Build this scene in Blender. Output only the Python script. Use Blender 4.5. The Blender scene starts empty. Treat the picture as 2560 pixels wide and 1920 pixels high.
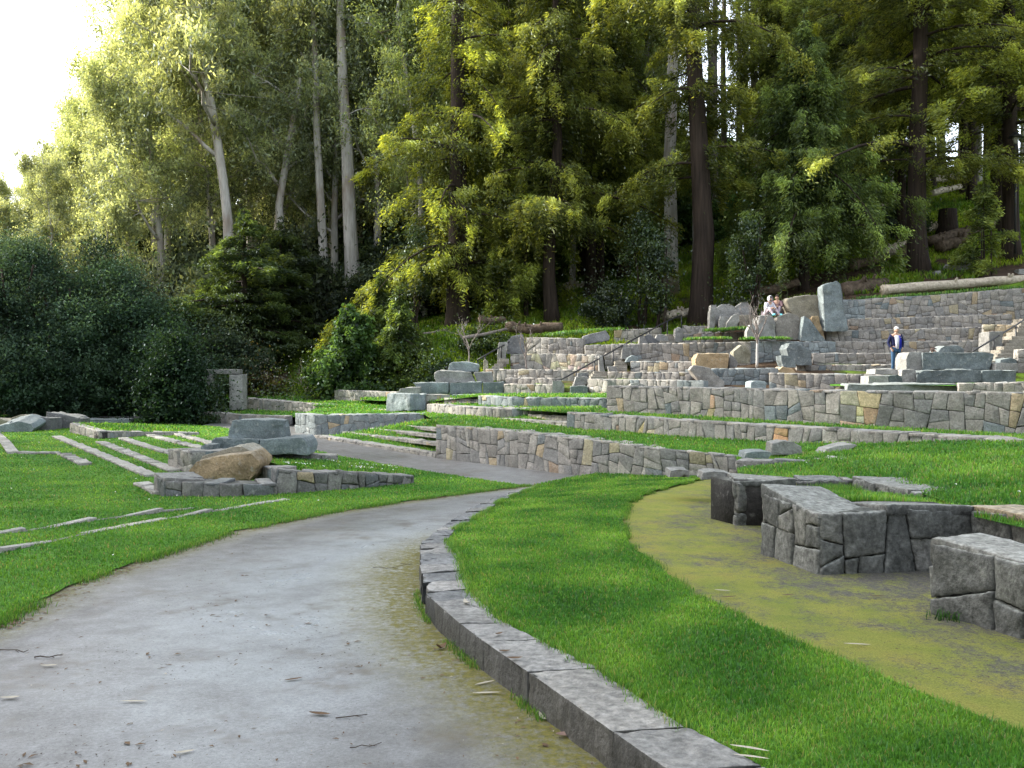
import bpy, bmesh, math, random
import numpy as np
from mathutils import Vector, noise as mnoise
R = math.radians
C = bpy.context.scene.collection
rnd = random.Random(7)
rng = np.random.default_rng(7)

# ------------------------------------------------------------------ survey
# Points were surveyed from the photograph: a pixel of the 2560x1920 frame plus a real distance gives a point.
FL, EYE, HZ = 2309.0, 1.6, 920.0
SL, DK = 0.04, 20.0            # the main path falls 4 % for 20 m, then the meadow is level
def P(x, y, d): return np.array([(x-1280)/FL*d, d, EYE-(y-HZ)/FL*d])
def zbase(d): return -SL*np.minimum(d, DK)
def dist(y, h=0.0):
    v = (y-HZ)/FL
    d = (EYE-h)/max(v-SL, 1e-4)
    if d > DK or d < 0: d = (EYE-h+SL*DK)/max(v, 1e-4)
    return d
def G(x, y, h=0.0): return P(x, y, dist(y, h))
FR = dict(D=(0,0,1.1573), A=(0,850,.4069), B=(700,780,.4069), C=(1200,650,.31646), E=(1700,650,.38879), F=(1500,1050,.4792),
          K=(900,1150,.4973), T=(0,0,.5787), W=(1280,0,.5787), Q=(0,480,.3495), L=(600,560,.31646), S=(1700,680,.22604),
          U=(2100,680,.20796), V=(2060,260,.2773), X=(0,0,1.0))
def px(f, x, y):
    a, b, s = FR[f]; return a+x*s, b+y*s
def PF(f, x, y, d):
    u, v = px(f, x, y); return P(u, v, d)
def GF(f, x, y, h=0.0):
    u, v = px(f, x, y); return G(u, v, h)

# ------------------------------------------------------------------ objects
def tag(o, label=None, cat=None, group=None, kind=None):
    if label: o['label'] = label
    if cat: o['category'] = cat
    if group: o['group'] = group
    if kind: o['kind'] = kind
    return o
def empty(name, loc, label, cat, group=None):
    o = bpy.data.objects.new(name, None); C.objects.link(o)
    o.location = [float(t) for t in loc]; o.empty_display_size = .3
    return tag(o, label, cat, group)
def mk(name, V, F, mat, parent=None, col=None, smooth=False, origin=None):
    """one mesh object; V in world coordinates; F an (n,k) array or a list of tuples"""
    V = np.asarray(V, dtype=np.float32).reshape(-1, 3)
    if parent is not None: org = np.array(parent.get('_org', parent.location), dtype=np.float32)
    elif origin is not None: org = np.asarray(origin, dtype=np.float32)
    else: org = np.array([0, 0, 0], np.float32)
    me = bpy.data.meshes.new(name)
    if isinstance(F, np.ndarray):
        n, k = F.shape; li = F.astype(np.int32).ravel(); st = np.arange(n, dtype=np.int32)*k
    else:
        n = len(F); ln = np.array([len(t) for t in F], np.int32); li = np.concatenate([np.asarray(t, np.int32) for t in F])
        st = np.concatenate([[0], np.cumsum(ln)[:-1]]).astype(np.int32)
    me.vertices.add(len(V)); me.vertices.foreach_set('co', (V-org).ravel())
    me.loops.add(len(li)); me.loops.foreach_set('vertex_index', li)
    me.polygons.add(n); me.polygons.foreach_set('loop_start', st)
    me.update(calc_edges=True)
    if smooth: me.polygons.foreach_set('use_smooth', np.ones(n, bool))
    if col is not None:
        c = np.ones((len(V), 4), np.float32); c[:, :3] = col
        a = me.color_attributes.new('Col', 'FLOAT_COLOR', 'POINT'); a.data.foreach_set('color', c.ravel())
    if mat is not None: me.materials.append(mat)
    o = bpy.data.objects.new(name, me); C.objects.link(o)
    if parent is not None: o.parent = parent
    else: o.location = [float(t) for t in org]
    return o
def copy_tree(src, parent=None):
    c = src.copy(); C.objects.link(c)
    if parent is not None: c.parent = parent
    for ch in list(src.children):
        copy_tree(ch, c)
    return c

# ------------------------------------------------------------------ materials
class NT:
    def __init__(s, name):
        s.m = bpy.data.materials.new(name); s.m.use_nodes = True; s.t = s.m.node_tree; s.t.nodes.clear()
        s.out = s.n('ShaderNodeOutputMaterial')
    def n(s, typ, **kw):
        nd = s.t.nodes.new(typ)
        for k, v in kw.items():
            if k.startswith('i_'): nd.inputs[k[2:].replace('_', ' ')].default_value = v
            else: setattr(nd, k, v)
        return nd
    def l(s, a, b): s.t.links.new(a, b)
    def noise(s, scale, detail=4, rough=.6, vec=None):
        nd = s.n('ShaderNodeTexNoise'); nd.inputs['Scale'].default_value = scale; nd.inputs['Detail'].default_value = detail
        nd.inputs['Roughness'].default_value = rough
        if vec is not None: s.l(vec, nd.inputs['Vector'])
        return nd.outputs['Fac']
    def ramp(s, fac, stops):
        r = s.n('ShaderNodeValToRGB'); e = r.color_ramp.elements
        while len(e) < len(stops): e.new(.5)
        for q, (p, c) in zip(e, stops):
            q.position = p; q.color = (*c, 1) if not isinstance(c, float) else (c, c, c, 1)
        s.l(fac, r.inputs['Fac']); return r.outputs['Color']
    def mix(s, fac, a, b, mode='MIX'):
        m = s.n('ShaderNodeMix', data_type='RGBA', blend_type=mode)
        for sock, v in ((m.inputs[0], fac), (m.inputs[6], a), (m.inputs[7], b)):
            if isinstance(v, (float, int)): sock.default_value = v
            elif isinstance(v, tuple): sock.default_value = (*v, 1)
            else: s.l(v, sock)
        return m.outputs[2]
    def math(s, op, a, b=None):
        m = s.n('ShaderNodeMath', operation=op)
        for sock, v in ((m.inputs[0], a), (m.inputs[1], b)):
            if v is None: continue
            if isinstance(v, (float, int)): sock.default_value = v
            else: s.l(v, sock)
        return m.outputs[0]
    def coord(s, kind='Object'): return s.n('ShaderNodeTexCoord').outputs[kind]
    def pos(s): return s.n('ShaderNodeNewGeometry').outputs['Position']
    def scale(s, vec, sc):
        m = s.n('ShaderNodeMapping'); m.inputs['Scale'].default_value = sc; s.l(vec, m.inputs['Vector']); return m.outputs[0]
    def bsdf(s, col, rough=.9, spec=.3, bump=None, bstr=.5, bdist=.02):
        b = s.n('ShaderNodeBsdfPrincipled')
        if isinstance(col, tuple): b.inputs['Base Color'].default_value = (*col, 1)
        else: s.l(col, b.inputs['Base Color'])
        if isinstance(rough, (float, int)): b.inputs['Roughness'].default_value = rough
        else: s.l(rough, b.inputs['Roughness'])
        b.inputs['Specular IOR Level'].default_value = spec
        if bump is not None:
            q = s.n('ShaderNodeBump'); q.inputs['Strength'].default_value = bstr; q.inputs['Distance'].default_value = bdist
            s.l(bump, q.inputs['Height']); s.l(q.outputs[0], b.inputs['Normal'])
        return b.outputs[0]
    def done(s, sh): s.l(sh, s.out.inputs['Surface']); return s.m

def mat_stone(name='stone', gain=1.0, wet=.85, side=1.0, upk=.30, con=1.0):
    t = NT(name); p = t.pos()
    a = t.n('ShaderNodeAttribute', attribute_name='Col').outputs['Color']
    n1 = t.noise(3.2, 5, .65, p); n2 = t.noise(28, 4, .7, p); n3 = t.noise(9, 3, .6, p)
    c = t.mix(1.0, a, t.ramp(n1, [(.25, (1-.38*con)*gain), (.75, (1+.3*con)*gain)]), 'MULTIPLY')
    c = t.mix(1.0, c, t.ramp(n2, [(.3, 1-.34*con), (.5, 1.0), (.72, 1+.32*con)]), 'MULTIPLY')
    li = t.ramp(n3, [(.58, 0.0), (.72, .38*con)])
    c = t.mix(li, c, (.46, .46, .42))
    up = t.n('ShaderNodeSeparateXYZ'); t.l(t.n('ShaderNodeNewGeometry').outputs['Normal'], up.inputs[0])
    upm = t.ramp(up.outputs['Z'], [(.55, 0.0), (.95, upk)])
    c = t.mix(upm, c, t.ramp(t.noise(7, 4, .7, p), [(.35, (.12, .13, .10)), (.6, (.36, .38, .34))]))
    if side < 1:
        sd = t.ramp(up.outputs['Z'], [(.45, side), (.8, 1.0)]); c = t.mix(1.0, c, sd, 'MULTIPLY')  # shade painted in: steep faces darker than level tops
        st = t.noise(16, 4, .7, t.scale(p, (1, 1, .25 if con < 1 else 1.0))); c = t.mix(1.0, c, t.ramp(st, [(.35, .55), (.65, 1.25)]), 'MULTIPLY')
    h = t.math('ADD', t.math('MULTIPLY', n2, .6), n3)
    return t.done(t.bsdf(c, wet, .25, h, .9, .03))

def mat_leaf(name, ca, cb, trans=.4, gloss=.06, grad=False):
    t = NT(name)
    a = t.n('ShaderNodeAttribute', attribute_name='Col'); sep = t.n('ShaderNodeSeparateColor'); t.l(a.outputs['Color'], sep.inputs[0])
    c = t.mix(sep.outputs['Green'], ca, cb)
    c = t.mix(sep.outputs['Blue'], c, (.34, .29, .13))
    br = t.n('ShaderNodeCombineColor'); [t.l(sep.outputs['Red'], br.inputs[i]) for i in range(3)]
    c = t.mix(1.0, c, br.outputs[0], 'MULTIPLY')
    c = t.mix(1.0, c, t.n('ShaderNodeObjectInfo').outputs['Color'], 'MULTIPLY')
    d = t.n('ShaderNodeBsdfDiffuse'); t.l(c, d.inputs['Color'])
    tr = t.n('ShaderNodeBsdfTranslucent'); t.l(t.mix(1.0, c, (1.35, 1.2, .6), 'MULTIPLY'), tr.inputs['Color'])
    g = t.n('ShaderNodeBsdfGlossy'); g.inputs['Roughness'].default_value = .45; g.inputs['Color'].default_value = (.8, .9, 1, 1)
    m1 = t.n('ShaderNodeMixShader'); m1.inputs[0].default_value = trans; t.l(d.outputs[0], m1.inputs[1]); t.l(tr.outputs[0], m1.inputs[2])
    m2 = t.n('ShaderNodeMixShader'); m2.inputs[0].default_value = gloss; t.l(m1.outputs[0], m2.inputs[1]); t.l(g.outputs[0], m2.inputs[2])
    return t.done(m2.outputs[0])

def mat_bark(name, lo, hi, patch=None, stretch=.12, sc=5.0):
    t = NT(name); p = t.coord()
    q = t.scale(p, (1, 1, stretch))
    n1 = t.noise(sc, 5, .65, q); n2 = t.noise(.7, 3, .5, t.scale(p, (1, 1, .35)))
    c = t.ramp(n1, [(.3, lo), (.7, hi)])
    if patch: c = t.mix(t.ramp(n2, [(.52, 0.0), (.62, .85)]), c, patch)
    c = t.mix(1.0, c, t.n('ShaderNodeObjectInfo').outputs['Color'], 'MULTIPLY')
    return t.done(t.bsdf(c, .9, .2, n1, .9, .06))

def mat_flat(name, col, rough=.8, var=.25, sc=12.0, spec=.3):
    t = NT(name); n = t.noise(sc, 4, .6, t.coord())
    c = t.mix(1.0, col, t.ramp(n, [(.25, 1-var), (.75, 1+var)]), 'MULTIPLY')
    return t.done(t.bsdf(c, rough, spec, n, .3, .01))

STONE = mat_stone()
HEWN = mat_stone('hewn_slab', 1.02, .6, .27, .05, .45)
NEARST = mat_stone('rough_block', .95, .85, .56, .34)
def mat_lawn():
    t = NT('lawn'); p = t.pos()
    n1 = t.noise(.55, 4, .6, p); n2 = t.noise(14, 4, .75, p)
    c = t.ramp(n1, [(.3, (.040, .150, .012)), (.5, (.065, .190, .014)), (.7, (.105, .225, .018))])
    c = t.mix(1.0, c, t.ramp(n2, [(.3, .45), (.7, 1.35)]), 'MULTIPLY')
    return t.done(t.bsdf(c, .85, .15, n2, 1.0, .05))
LAWN = mat_lawn()
def mat_path():
    t = NT('asphalt_path'); p = t.pos()
    big = t.noise(.55, 4, .62, p); mid = t.noise(5, 5, .7, p); fine = t.noise(48, 4, .85, p); grit = t.noise(160, 3, .75, p)
    c = t.ramp(mid, [(.28, (.075, .071, .064)), (.5, (.128, .127, .122)), (.72, (.185, .188, .188))])
    c = t.mix(1.0, c, t.ramp(fine, [(.3, .6), (.5, 1.0), (.7, 1.5)]), 'MULTIPLY')
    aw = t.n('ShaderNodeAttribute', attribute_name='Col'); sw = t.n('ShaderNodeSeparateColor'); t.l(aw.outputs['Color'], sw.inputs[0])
    sheenm = t.math('MULTIPLY', t.ramp(t.noise(1.6, 6, .7, p), [(.34, .35), (.6, 1.0)]), sw.outputs['Green'])
    c = t.mix(t.math('MULTIPLY', sheenm, .92), c, t.mix(1.0, (.36, .385, .395), t.ramp(fine, [(.3, .6), (.5, 1.0), (.7, 1.3)]), 'MULTIPLY'))  # sky sheen painted in as a paler asphalt colour
    dirt = t.ramp(t.noise(1.5, 7, .78, p), [(.54, 0.0), (.66, .7)])
    c = t.mix(dirt, c, (.095, .078, .058))
    a = t.n('ShaderNodeAttribute', attribute_name='Col'); sp = t.n('ShaderNodeSeparateColor'); t.l(a.outputs['Color'], sp.inputs[0])
    mossn = t.ramp(t.noise(16, 6, .8, p), [(.3, 0.0), (.62, 1.0)])
    mm = t.math('MULTIPLY', sp.outputs['Red'], mossn)
    mm = t.math('MINIMUM', t.math('MULTIPLY', mm, 1.8), 1.0)
    c = t.mix(mm, c, t.ramp(t.noise(30, 4, .7, p), [(.3, (.06, .060, .008)), (.7, (.17, .150, .012))]))
    r = t.mix(sheenm, t.ramp(big, [(.36, .38), (.62, .6)]), (.25, .25, .25))
    r = t.mix(mm, r, (.9, .9, .9))
    h = t.math('ADD', t.math('MULTIPLY', fine, .5), grit)
    return t.done(t.bsdf(c, r, .55, h, .55, .006))
PATH = mat_path()
def mat_moss():
    t = NT('moss_path'); p = t.pos()
    n1 = t.noise(1.1, 5, .68, p); n2 = t.noise(26, 5, .75, p); n3 = t.noise(120, 3, .7, p)
    moss = t.ramp(t.noise(2.6, 4, .6, p), [(.3, (.225, .280, .045)), (.55, (.320, .330, .062)), (.75, (.345, .300, .070))])
    soil = t.ramp(n2, [(.3, (.095, .090, .080)), (.7, (.19, .18, .16))])
    n4 = t.noise(6, 6, .78, t.scale(p, (1, .6, 1))); n5 = t.noise(60, 3, .7, p)
    f = t.math('ADD', t.math('MULTIPLY', n1, 1.3), t.math('ADD', t.math('MULTIPLY', n2, .9), t.math('ADD', t.math('MULTIPLY', n4, 1.2), t.math('MULTIPLY', n5, .8))))
    a = t.n('ShaderNodeAttribute', attribute_name='Col'); sp = t.n('ShaderNodeSeparateColor'); t.l(a.outputs['Color'], sp.inputs[0])
    f = t.math('ADD', f, t.math('MULTIPLY', sp.outputs['Red'], .75)); f = t.math('MULTIPLY', f, .4)
    c = t.mix(t.ramp(f, [(.84, 0.0), (1.0, .92)]), soil, moss)
    c = t.mix(1.0, c, t.ramp(n3, [(.3, .6), (.7, 1.4)]), 'MULTIPLY')
    return t.done(t.bsdf(c, .9, .2, t.math('ADD', t.math('ADD', n2, n3), n4), 1.0, .025))
MOSS = mat_moss()
def mat_hill():
    t = NT('hillside'); p = t.pos()
    a = t.n('ShaderNodeAttribute', attribute_name='Col'); sp = t.n('ShaderNodeSeparateColor'); t.l(a.outputs['Color'], sp.inputs[0])
    n1 = t.noise(.28, 5, .65, p); n2 = t.noise(3, 5, .75, p)
    f = t.math('ADD', n1, t.math('MULTIPLY', sp.outputs['Red'], .5))
    g = t.ramp(n2, [(.3, (.05, .12, .010)), (.7, (.15, .26, .02))])
    b = t.ramp(n2, [(.3, (.028, .020, .014)), (.55, (.075, .05, .032)), (.75, (.14, .10, .062))])
    c = t.mix(t.ramp(f, [(.62, 0.0), (.76, 1.0)]), b, g)
    return t.done(t.bsdf(c, .95, .1, n2, 1.0, .15))
HILL = mat_hill()
def mat_dirt():
    t = NT('leaf_litter'); p = t.pos(); n = t.noise(16, 5, .8, p)
    c = t.ramp(n, [(.3, (.05, .035, .025)), (.5, (.13, .09, .06)), (.7, (.27, .19, .13))])
    return t.done(t.bsdf(c, .95, .1, n, 1, .03))
DIRT = mat_dirt()
GRASS = mat_leaf('grass_blades', (.062, .212, .022), (.180, .345, .045), .45, .03)
HGRASS = mat_leaf('hill_grass', (.12, .25, .016), (.34, .46, .035), .5, .02)  # colour raised so the shaded bank reads as sunlit
EUC = mat_leaf('eucalyptus_leaves', (.165, .205, .105), (.32, .35, .21), .6, .04)
CON = mat_leaf('conifer_needles', (.085, .120, .038), (.240, .265, .070), .52, .02)
DARKL = mat_leaf('dark_leaves', (.026, .044, .026), (.070, .092, .055), .3, .015)
SHRUB = mat_leaf('shrub_leaves', (.05, .09, .02), (.12, .15, .035), .35, .05)
BARK_E = mat_bark('eucalyptus_bark', (.26, .24, .21), (.56, .53, .49), (.24, .19, .15))
BARK_C = mat_bark('conifer_bark', (.014, .010, .008), (.050, .036, .027), None, .06, 9)
BARK_T = mat_bark('twig_bark', (.12, .10, .09), (.25, .22, .20))
LOGW = mat_bark('weathered_log', (.24, .20, .15), (.58, .51, .40), None, 1.0, 6)
LOGB = mat_bark('brown_log', (.045, .032, .023), (.16, .12, .085), None, 1.0, 6)
METAL = mat_flat('black_iron', (.02, .02, .022), .5, .2, 20, .5)
# ------------------------------------------------------------------ stonework
PAL = {
 'grey':  [(.305,.285,.258), (.275,.262,.242), (.335,.312,.280), (.255,.248,.235), (.295,.275,.245), (.355,.330,.290)],
 'blue':  [(.19,.218,.222), (.21,.235,.237), (.17,.195,.20), (.23,.245,.243)],
 'dark':  [(.15,.145,.14), (.12,.125,.125), (.18,.17,.16), (.20,.19,.175)],
 'warm':  [(.37,.35,.31), (.34,.322,.285), (.41,.385,.335), (.31,.298,.272)],
 'near':  [(.235,.238,.220), (.20,.205,.192), (.265,.262,.240), (.17,.173,.163)],
}
def stone_col(pal, ochre=.05):
    r = rnd.random()
    if r < ochre: c = rnd.choice([(.40,.32,.21), (.33,.25,.18), (.42,.37,.25)])
    elif r < ochre+.04 and pal == 'grey': c = rnd.choice(PAL['blue'])
    else: c = rnd.choice(PAL[pal])
    k = rnd.uniform(.86, 1.12)*(.86 if pal in ('grey', 'warm') else 1); return tuple(v*k for v in c)
def clip(poly, a, b, c):
    out = []
    n = len(poly)
    for i in range(n):
        p, q = poly[i], poly[(i+1) % n]
        sp, sq = a*p[0]+b*p[1]-c, a*q[0]+b*q[1]-c
        if sp >= 0: out.append(p)
        if (sp >= 0) != (sq >= 0):
            t = sp/(sp-sq); out.append((p[0]+(q[0]-p[0])*t, p[1]+(q[1]-p[1])*t))
    return out
def parea(p): return abs(sum(p[i][0]*p[(i+1) % len(p)][1]-p[(i+1) % len(p)][0]*p[i][1] for i in range(len(p))))/2
def cells(poly, target, asp=1.9, tilt=.16):
    todo, out = [poly], []
    while todo:
        p = todo.pop()
        if len(p) < 3: continue
        xs = [q[0] for q in p]; ys = [q[1] for q in p]
        w, h = max(xs)-min(xs), max(ys)-min(ys); ar = parea(p)
        if ar < target*rnd.uniform(.55, 2.0) and max(w, h) < asp*1.2*max(min(w, h), .02) or ar < target*.12:
            out.append(p); continue
        vert = w*rnd.uniform(.75, 1.3) > h
        fr = rnd.uniform(.33, .67); th = rnd.gauss(0, tilt)
        if rnd.random() < .08: th *= 2.5
        cx, cy = min(xs)+w*(fr if vert else .5), min(ys)+h*(.5 if vert else fr)
        a, b = (math.cos(th), math.sin(th)) if vert else (-math.sin(th), math.cos(th))
        c = a*cx+b*cy
        todo += [clip(p, a, b, c), clip(p, -a, -b, -c)]
    return out
def stone_geo(poly, mapf, e, gap, depth, bulge, VV, FF, CC, col):
    if e >= .15: bulge = bulge*.6
    pts = []
    n = len(poly)
    for i in range(n):
        p, q = np.array(poly[i]), np.array(poly[(i+1) % n]); L = np.linalg.norm(q-p)
        if L < 1e-4: continue
        k = max(1, int(L/e))
        for j in range(k): pts.append(p+(q-p)*(j/k))
    pts = np.array(pts); m = len(pts)
    if m < 3: return
    c = pts.mean(0); ext = np.sqrt(parea(poly))
    if m > n: pts = pts+rng.normal(0, min(.09*e, .006), pts.shape)
    dv = c-pts; dl = np.linalg.norm(dv, axis=1, keepdims=True)+1e-6; un = dv/dl
    g = np.minimum(gap*rnd.uniform(.7, 1.5), dl*.35)
    bev = np.minimum(ext*.05+.008, dl*.3)
    tl = rng.normal(0, .05, 2); o = rnd.uniform(-.5, 1.1)*bulge*.7
    rings = [(pts+un*g, -depth), (pts+un*g, o*.6-.2*bulge), (pts+un*(g+bev*.35), o+.35*bulge), (pts+un*(g+bev), o+.75*bulge)]
    if m > n: rings += [(c+(pts-c)*.62, o+bulge*.95), (c+(pts-c)*.3, o+bulge*1.05)]
    base = len(VV)
    sd = rng.uniform(0, 99, 3)
    for ri, (q, off) in enumerate(rings):
        for u, w in q:
            of = off
            if ri >= 1:
                of = off+(u-c[0])*tl[0]+(w-c[1])*tl[1]
                of += bulge*.75*mnoise.fractal(Vector((u*7+sd[0], w*7+sd[1], sd[2])), 1.0, 2.0, 3)
            VV.append(mapf(u, w, of)); CC.append(col if ri else tuple(v*.45 for v in col))
    VV.append(mapf(c[0], c[1], o+bulge*(1.05+rng.normal(0, .15)))); CC.append(col)
    nr = len(rings)
    for r in range(nr-1):
        a, b = base+r*m, base+(r+1)*m
        for i in range(m):
            j = (i+1) % m; FF.append((a+i, a+j, b+j, b+i))
    a = base+(nr-1)*m; ce = base+nr*m
    for i in range(m): FF.append((a+i, a+(i+1) % m, ce))

def wall(label, f, pts, thick=.4, cell=.09, e=9, pal='grey', ochre=.05, gap=.007, bulge=.018, name='stone_wall', cat='wall',
         group=None, below=.12, topcell=None, ends=(True, True), parent=None, asp=1.9, kerb=False, seed=None, mat=None, spots=()):
    """pts: (x, y_top, y_base, depth) in frame f, left to right; each sharp corner starts a new panel"""
    if seed is not None: rnd.seed(seed)
    W = []
    for x, yt, yb, d in pts:
        a = PF(f, x, yt, d)
        zb = PF(f, x, yb, d)[2] if yb is not None else a[2]-.15
        W.append((a[0], d, zb-below, a[2]))
    return wall_w(label, W, thick, cell, e, pal, ochre, gap, bulge, name, cat, group, topcell, ends, parent, asp, mat, spots)
def wall_w(label, W, thick=.4, cell=.09, e=9, pal='grey', ochre=.05, gap=.010, bulge=.022, name='stone_wall', cat='wall',
           group=None, topcell=None, ends=(True, True), parent=None, asp=1.9, mat=None, spots=()):
    W = [np.array(w, float) for w in W]
    runs, cur = [], [W[0]]
    for i in range(1, len(W)):
        cur.append(W[i])
        if i < len(W)-1:
            a, b = W[i][:2]-W[i-1][:2], W[i+1][:2]-W[i][:2]
            ang = math.atan2(a[0]*b[1]-a[1]*b[0], a@b)
            if abs(ang) > .45: runs.append(cur); cur = [W[i]]
    runs.append(cur)
    VV, FF, CC = [], [], []
    for ri, run in enumerate(runs):
        A = np.array(run); s = np.concatenate([[0], np.cumsum(np.linalg.norm(np.diff(A[:, :2], axis=0), axis=1))]); L = s[-1]
        if L < .02: continue
        dr = np.diff(A[:, :2], axis=0); dr /= np.linalg.norm(dr, axis=1, keepdims=True)+1e-9
        nv = np.stack([dr[:, 1], -dr[:, 0]], 1)
        vn = np.array([nv[max(0, i-1)]+nv[min(len(nv)-1, i)] for i in range(len(A))]); vn /= np.linalg.norm(vn, axis=1, keepdims=True)
        hm = float(np.mean(A[:, 3]-A[:, 2]))
        def at(u):
            return [np.interp(u, s, A[:, k]) for k in range(4)]+[np.interp(u, s, vn[:, 0]), np.interp(u, s, vn[:, 1])]
        def front(u, w, o):
            x, y, zb, zt, nx, ny = at(u); return (x+nx*o, y+ny*o, zb+(zt-zb)*w/hm)
        def top(u, t, o):
            x, y, zb, zt, nx, ny = at(u); return (x-nx*t, y-ny*t, zt+o)
        for p in cells([(0, 0), (L, 0), (L, hm), (0, hm)], cell, asp):
            sc_ = stone_col(pal, ochre)
            if spots:
                q_ = front(sum(v[0] for v in p)/len(p), hm*.5, 0); uu = 1280+FL*q_[0]/q_[1]
                for s0_, s1_, c_ in spots:
                    if s0_ < uu < s1_ and rnd.random() < .85: sc_ = tuple(v*rnd.uniform(.85, 1.15) for v in c_)
            stone_geo(p, front, e, gap, .05, bulge, VV, FF, CC, sc_)
        u0 = thick if ri > 0 else 0
        tc = topcell or max(cell, thick*.3)
        if L > u0+.05:
            u = u0
            while u < L-.02:                                  # coping stones span the whole thickness
                du = min(L-u, tc/thick*rnd.uniform(.7, 1.7))
                if L-u-du < .08: du = L-u
                sk = rnd.uniform(-.05, .05)
                stone_geo([(u, -.012), (u+du, -.012), (u+du+sk*0, thick), (u, thick)], top, max(e, .06), gap*.8, .05, bulge*.7, VV, FF, CC,
                          tuple(v*1.05 for v in stone_col(pal, ochre*.5)))
                u += du
        for which, on in ((0, ends[0] and ri == 0), (1, ends[1] and ri == len(runs)-1)):
            if not on: continue
            x, y, zb, zt, nx, ny = at(0 if which == 0 else L)
            tx, ty = (-ny, nx); sg = -1 if which == 0 else 1     # tangent along the run
            if tx*dr[0 if which == 0 else -1][0]+ty*dr[0 if which == 0 else -1][1] < 0: tx, ty = -tx, -ty
            def endf(u, w, o, x=x, y=y, zb=zb, zt=zt, nx=nx, ny=ny, tx=tx, ty=ty, sg=sg):
                uu = thick-u if which == 0 else u
                return (x-nx*uu+tx*sg*o, y-ny*uu+ty*sg*o, zb+w)
            for p in cells([(0, 0), (thick, 0), (thick, zt-zb), (0, zt-zb)], cell, asp):
                stone_geo(p, endf, e, gap, .05, bulge, VV, FF, CC, stone_col(pal, ochre))
        # dark core behind the joints
        b = len(VV); k = len(A); dk = (.035, .033, .03); ins = .022
        for i in range(k):
            x, y, zb, zt = A[i]; nx, ny = vn[i]
            ex = ins if i == 0 else (-ins if i == k-1 else 0)
            tx, ty = (dr[min(i, len(dr)-1)])
            for o, z in ((-ins, zb), (-ins, zt-ins), (-thick+.004, zt-ins), (-thick+.004, zb)):
                VV.append((x+nx*o+tx*ex, y+ny*o+ty*ex, z)); CC.append(dk)
        for i in range(k-1):
            for j in range(4):
                a0 = b+i*4+j; a1 = b+i*4+(j+1) % 4; FF.append((a0, a0+4, a1+4, a1))
        FF.append((b, b+1, b+2, b+3)); FF.append((b+(k-1)*4+3, b+(k-1)*4+2, b+(k-1)*4+1, b+(k-1)*4))
    V = np.array(VV)
    lo = V.min(0); org = ((V[:, 0].min()+V[:, 0].max())/2, (V[:, 1].min()+V[:, 1].max())/2, lo[2])
    o = mk(name, V, FF, mat or STONE, parent=parent, col=np.array(CC), origin=org)
    if parent is None: tag(o, label, cat, group)
    return o

def hull_rock(P3, col, name='boulder', label=None, cat='boulder', group=None, parent=None, bev=.03, e=.12, amp=.02, mat=None, fs=3.0, kind2=None):
    bm = bmesh.new()
    for p in P3: bm.verts.new([float(t) for t in p])
    r = bmesh.ops.convex_hull(bm, input=bm.verts)
    bmesh.ops.delete(bm, geom=[v for v in r['geom_interior'] if isinstance(v, bmesh.types.BMVert)], context='VERTS')
    bmesh.ops.delete(bm, geom=[v for v in bm.verts if not v.link_faces], context='VERTS')
    bmesh.ops.dissolve_limit(bm, angle_limit=R(4), verts=bm.verts, edges=bm.edges)
    if bev: bmesh.ops.bevel(bm, geom=list(bm.edges), offset=bev, segments=2, profile=.6, affect='EDGES', clamp_overlap=True)
    bmesh.ops.triangulate(bm, faces=bm.faces)
    for _ in range(6):
        es = [q for q in bm.edges if q.calc_length() > e]
        if not es or len(bm.verts) > 5000: break
        bmesh.ops.subdivide_edges(bm, edges=es, cuts=1, use_grid_fill=False)
        bmesh.ops.triangulate(bm, faces=[q for q in bm.faces if len(q.verts) > 3])
    bm.normal_update(); sd = rng.uniform(0, 50, 3)
    mv = []
    for v in bm.verts:
        q = v.co*fs+Vector(sd)
        k = mnoise.fractal(q, .9, 2.1, 4)*amp+(mnoise.cell(q*1.1)-.5)*amp*.5
        mv.append(v.co+v.normal*k)
    for v, q in zip(bm.verts, mv): v.co = q
    bmesh.ops.recalc_face_normals(bm, faces=bm.faces)
    V = np.array([v.co[:] for v in bm.verts]); F = [tuple(v.index for v in q.verts) for q in bm.faces]
    bm.free()
    cc = np.array([np.array(col)*(1+.3*mnoise.noise(Vector((v*1.7).tolist())+Vector(sd))) for v in V])
    org = (V[:, 0].mean(), V[:, 1].mean(), V[:, 2].min())
    o = mk(name, V, np.array(F), mat or STONE, parent=parent, col=cc, origin=org)
    if parent is None: tag(o, label, cat, group)
    return o
def rock(f, d, front, thick, col, back=.92, lift=0.0, **kw):
    """front: outline (x, y[, extra depth]) in frame f at depth d, carried back by thick"""
    P3 = []
    pts = [(q[0], q[1], d+(q[2] if len(q) > 2 else 0)) for q in front]
    A = np.array([PF(f, *q) for q in pts]); c = A.mean(0)
    P3 += list(A)
    B = c+(A-c)*np.array([back, back, back]); B[:, 1] = A[:, 1]+thick; B[:, 2] += lift
    zmin = A[:, 2].min(); B[:, 2] = np.maximum(B[:, 2], zmin)
    P3 += list(B)
    # sink the foot slightly
    P3 = np.array(P3); P3[:, 2] -= np.where(P3[:, 2] < zmin+.03, .05, 0)
    size = max(np.ptp(P3[:, 0]), np.ptp(P3[:, 2]))
    kw.setdefault('bev', min(.035, size*.022)); kw.setdefault('amp', min(.05, size*.028)); kw.setdefault('e', max(.07, size*.09)); kw.setdefault('fs', 2.2/size**.6)
    return hull_rock(P3, col, **kw)

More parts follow.
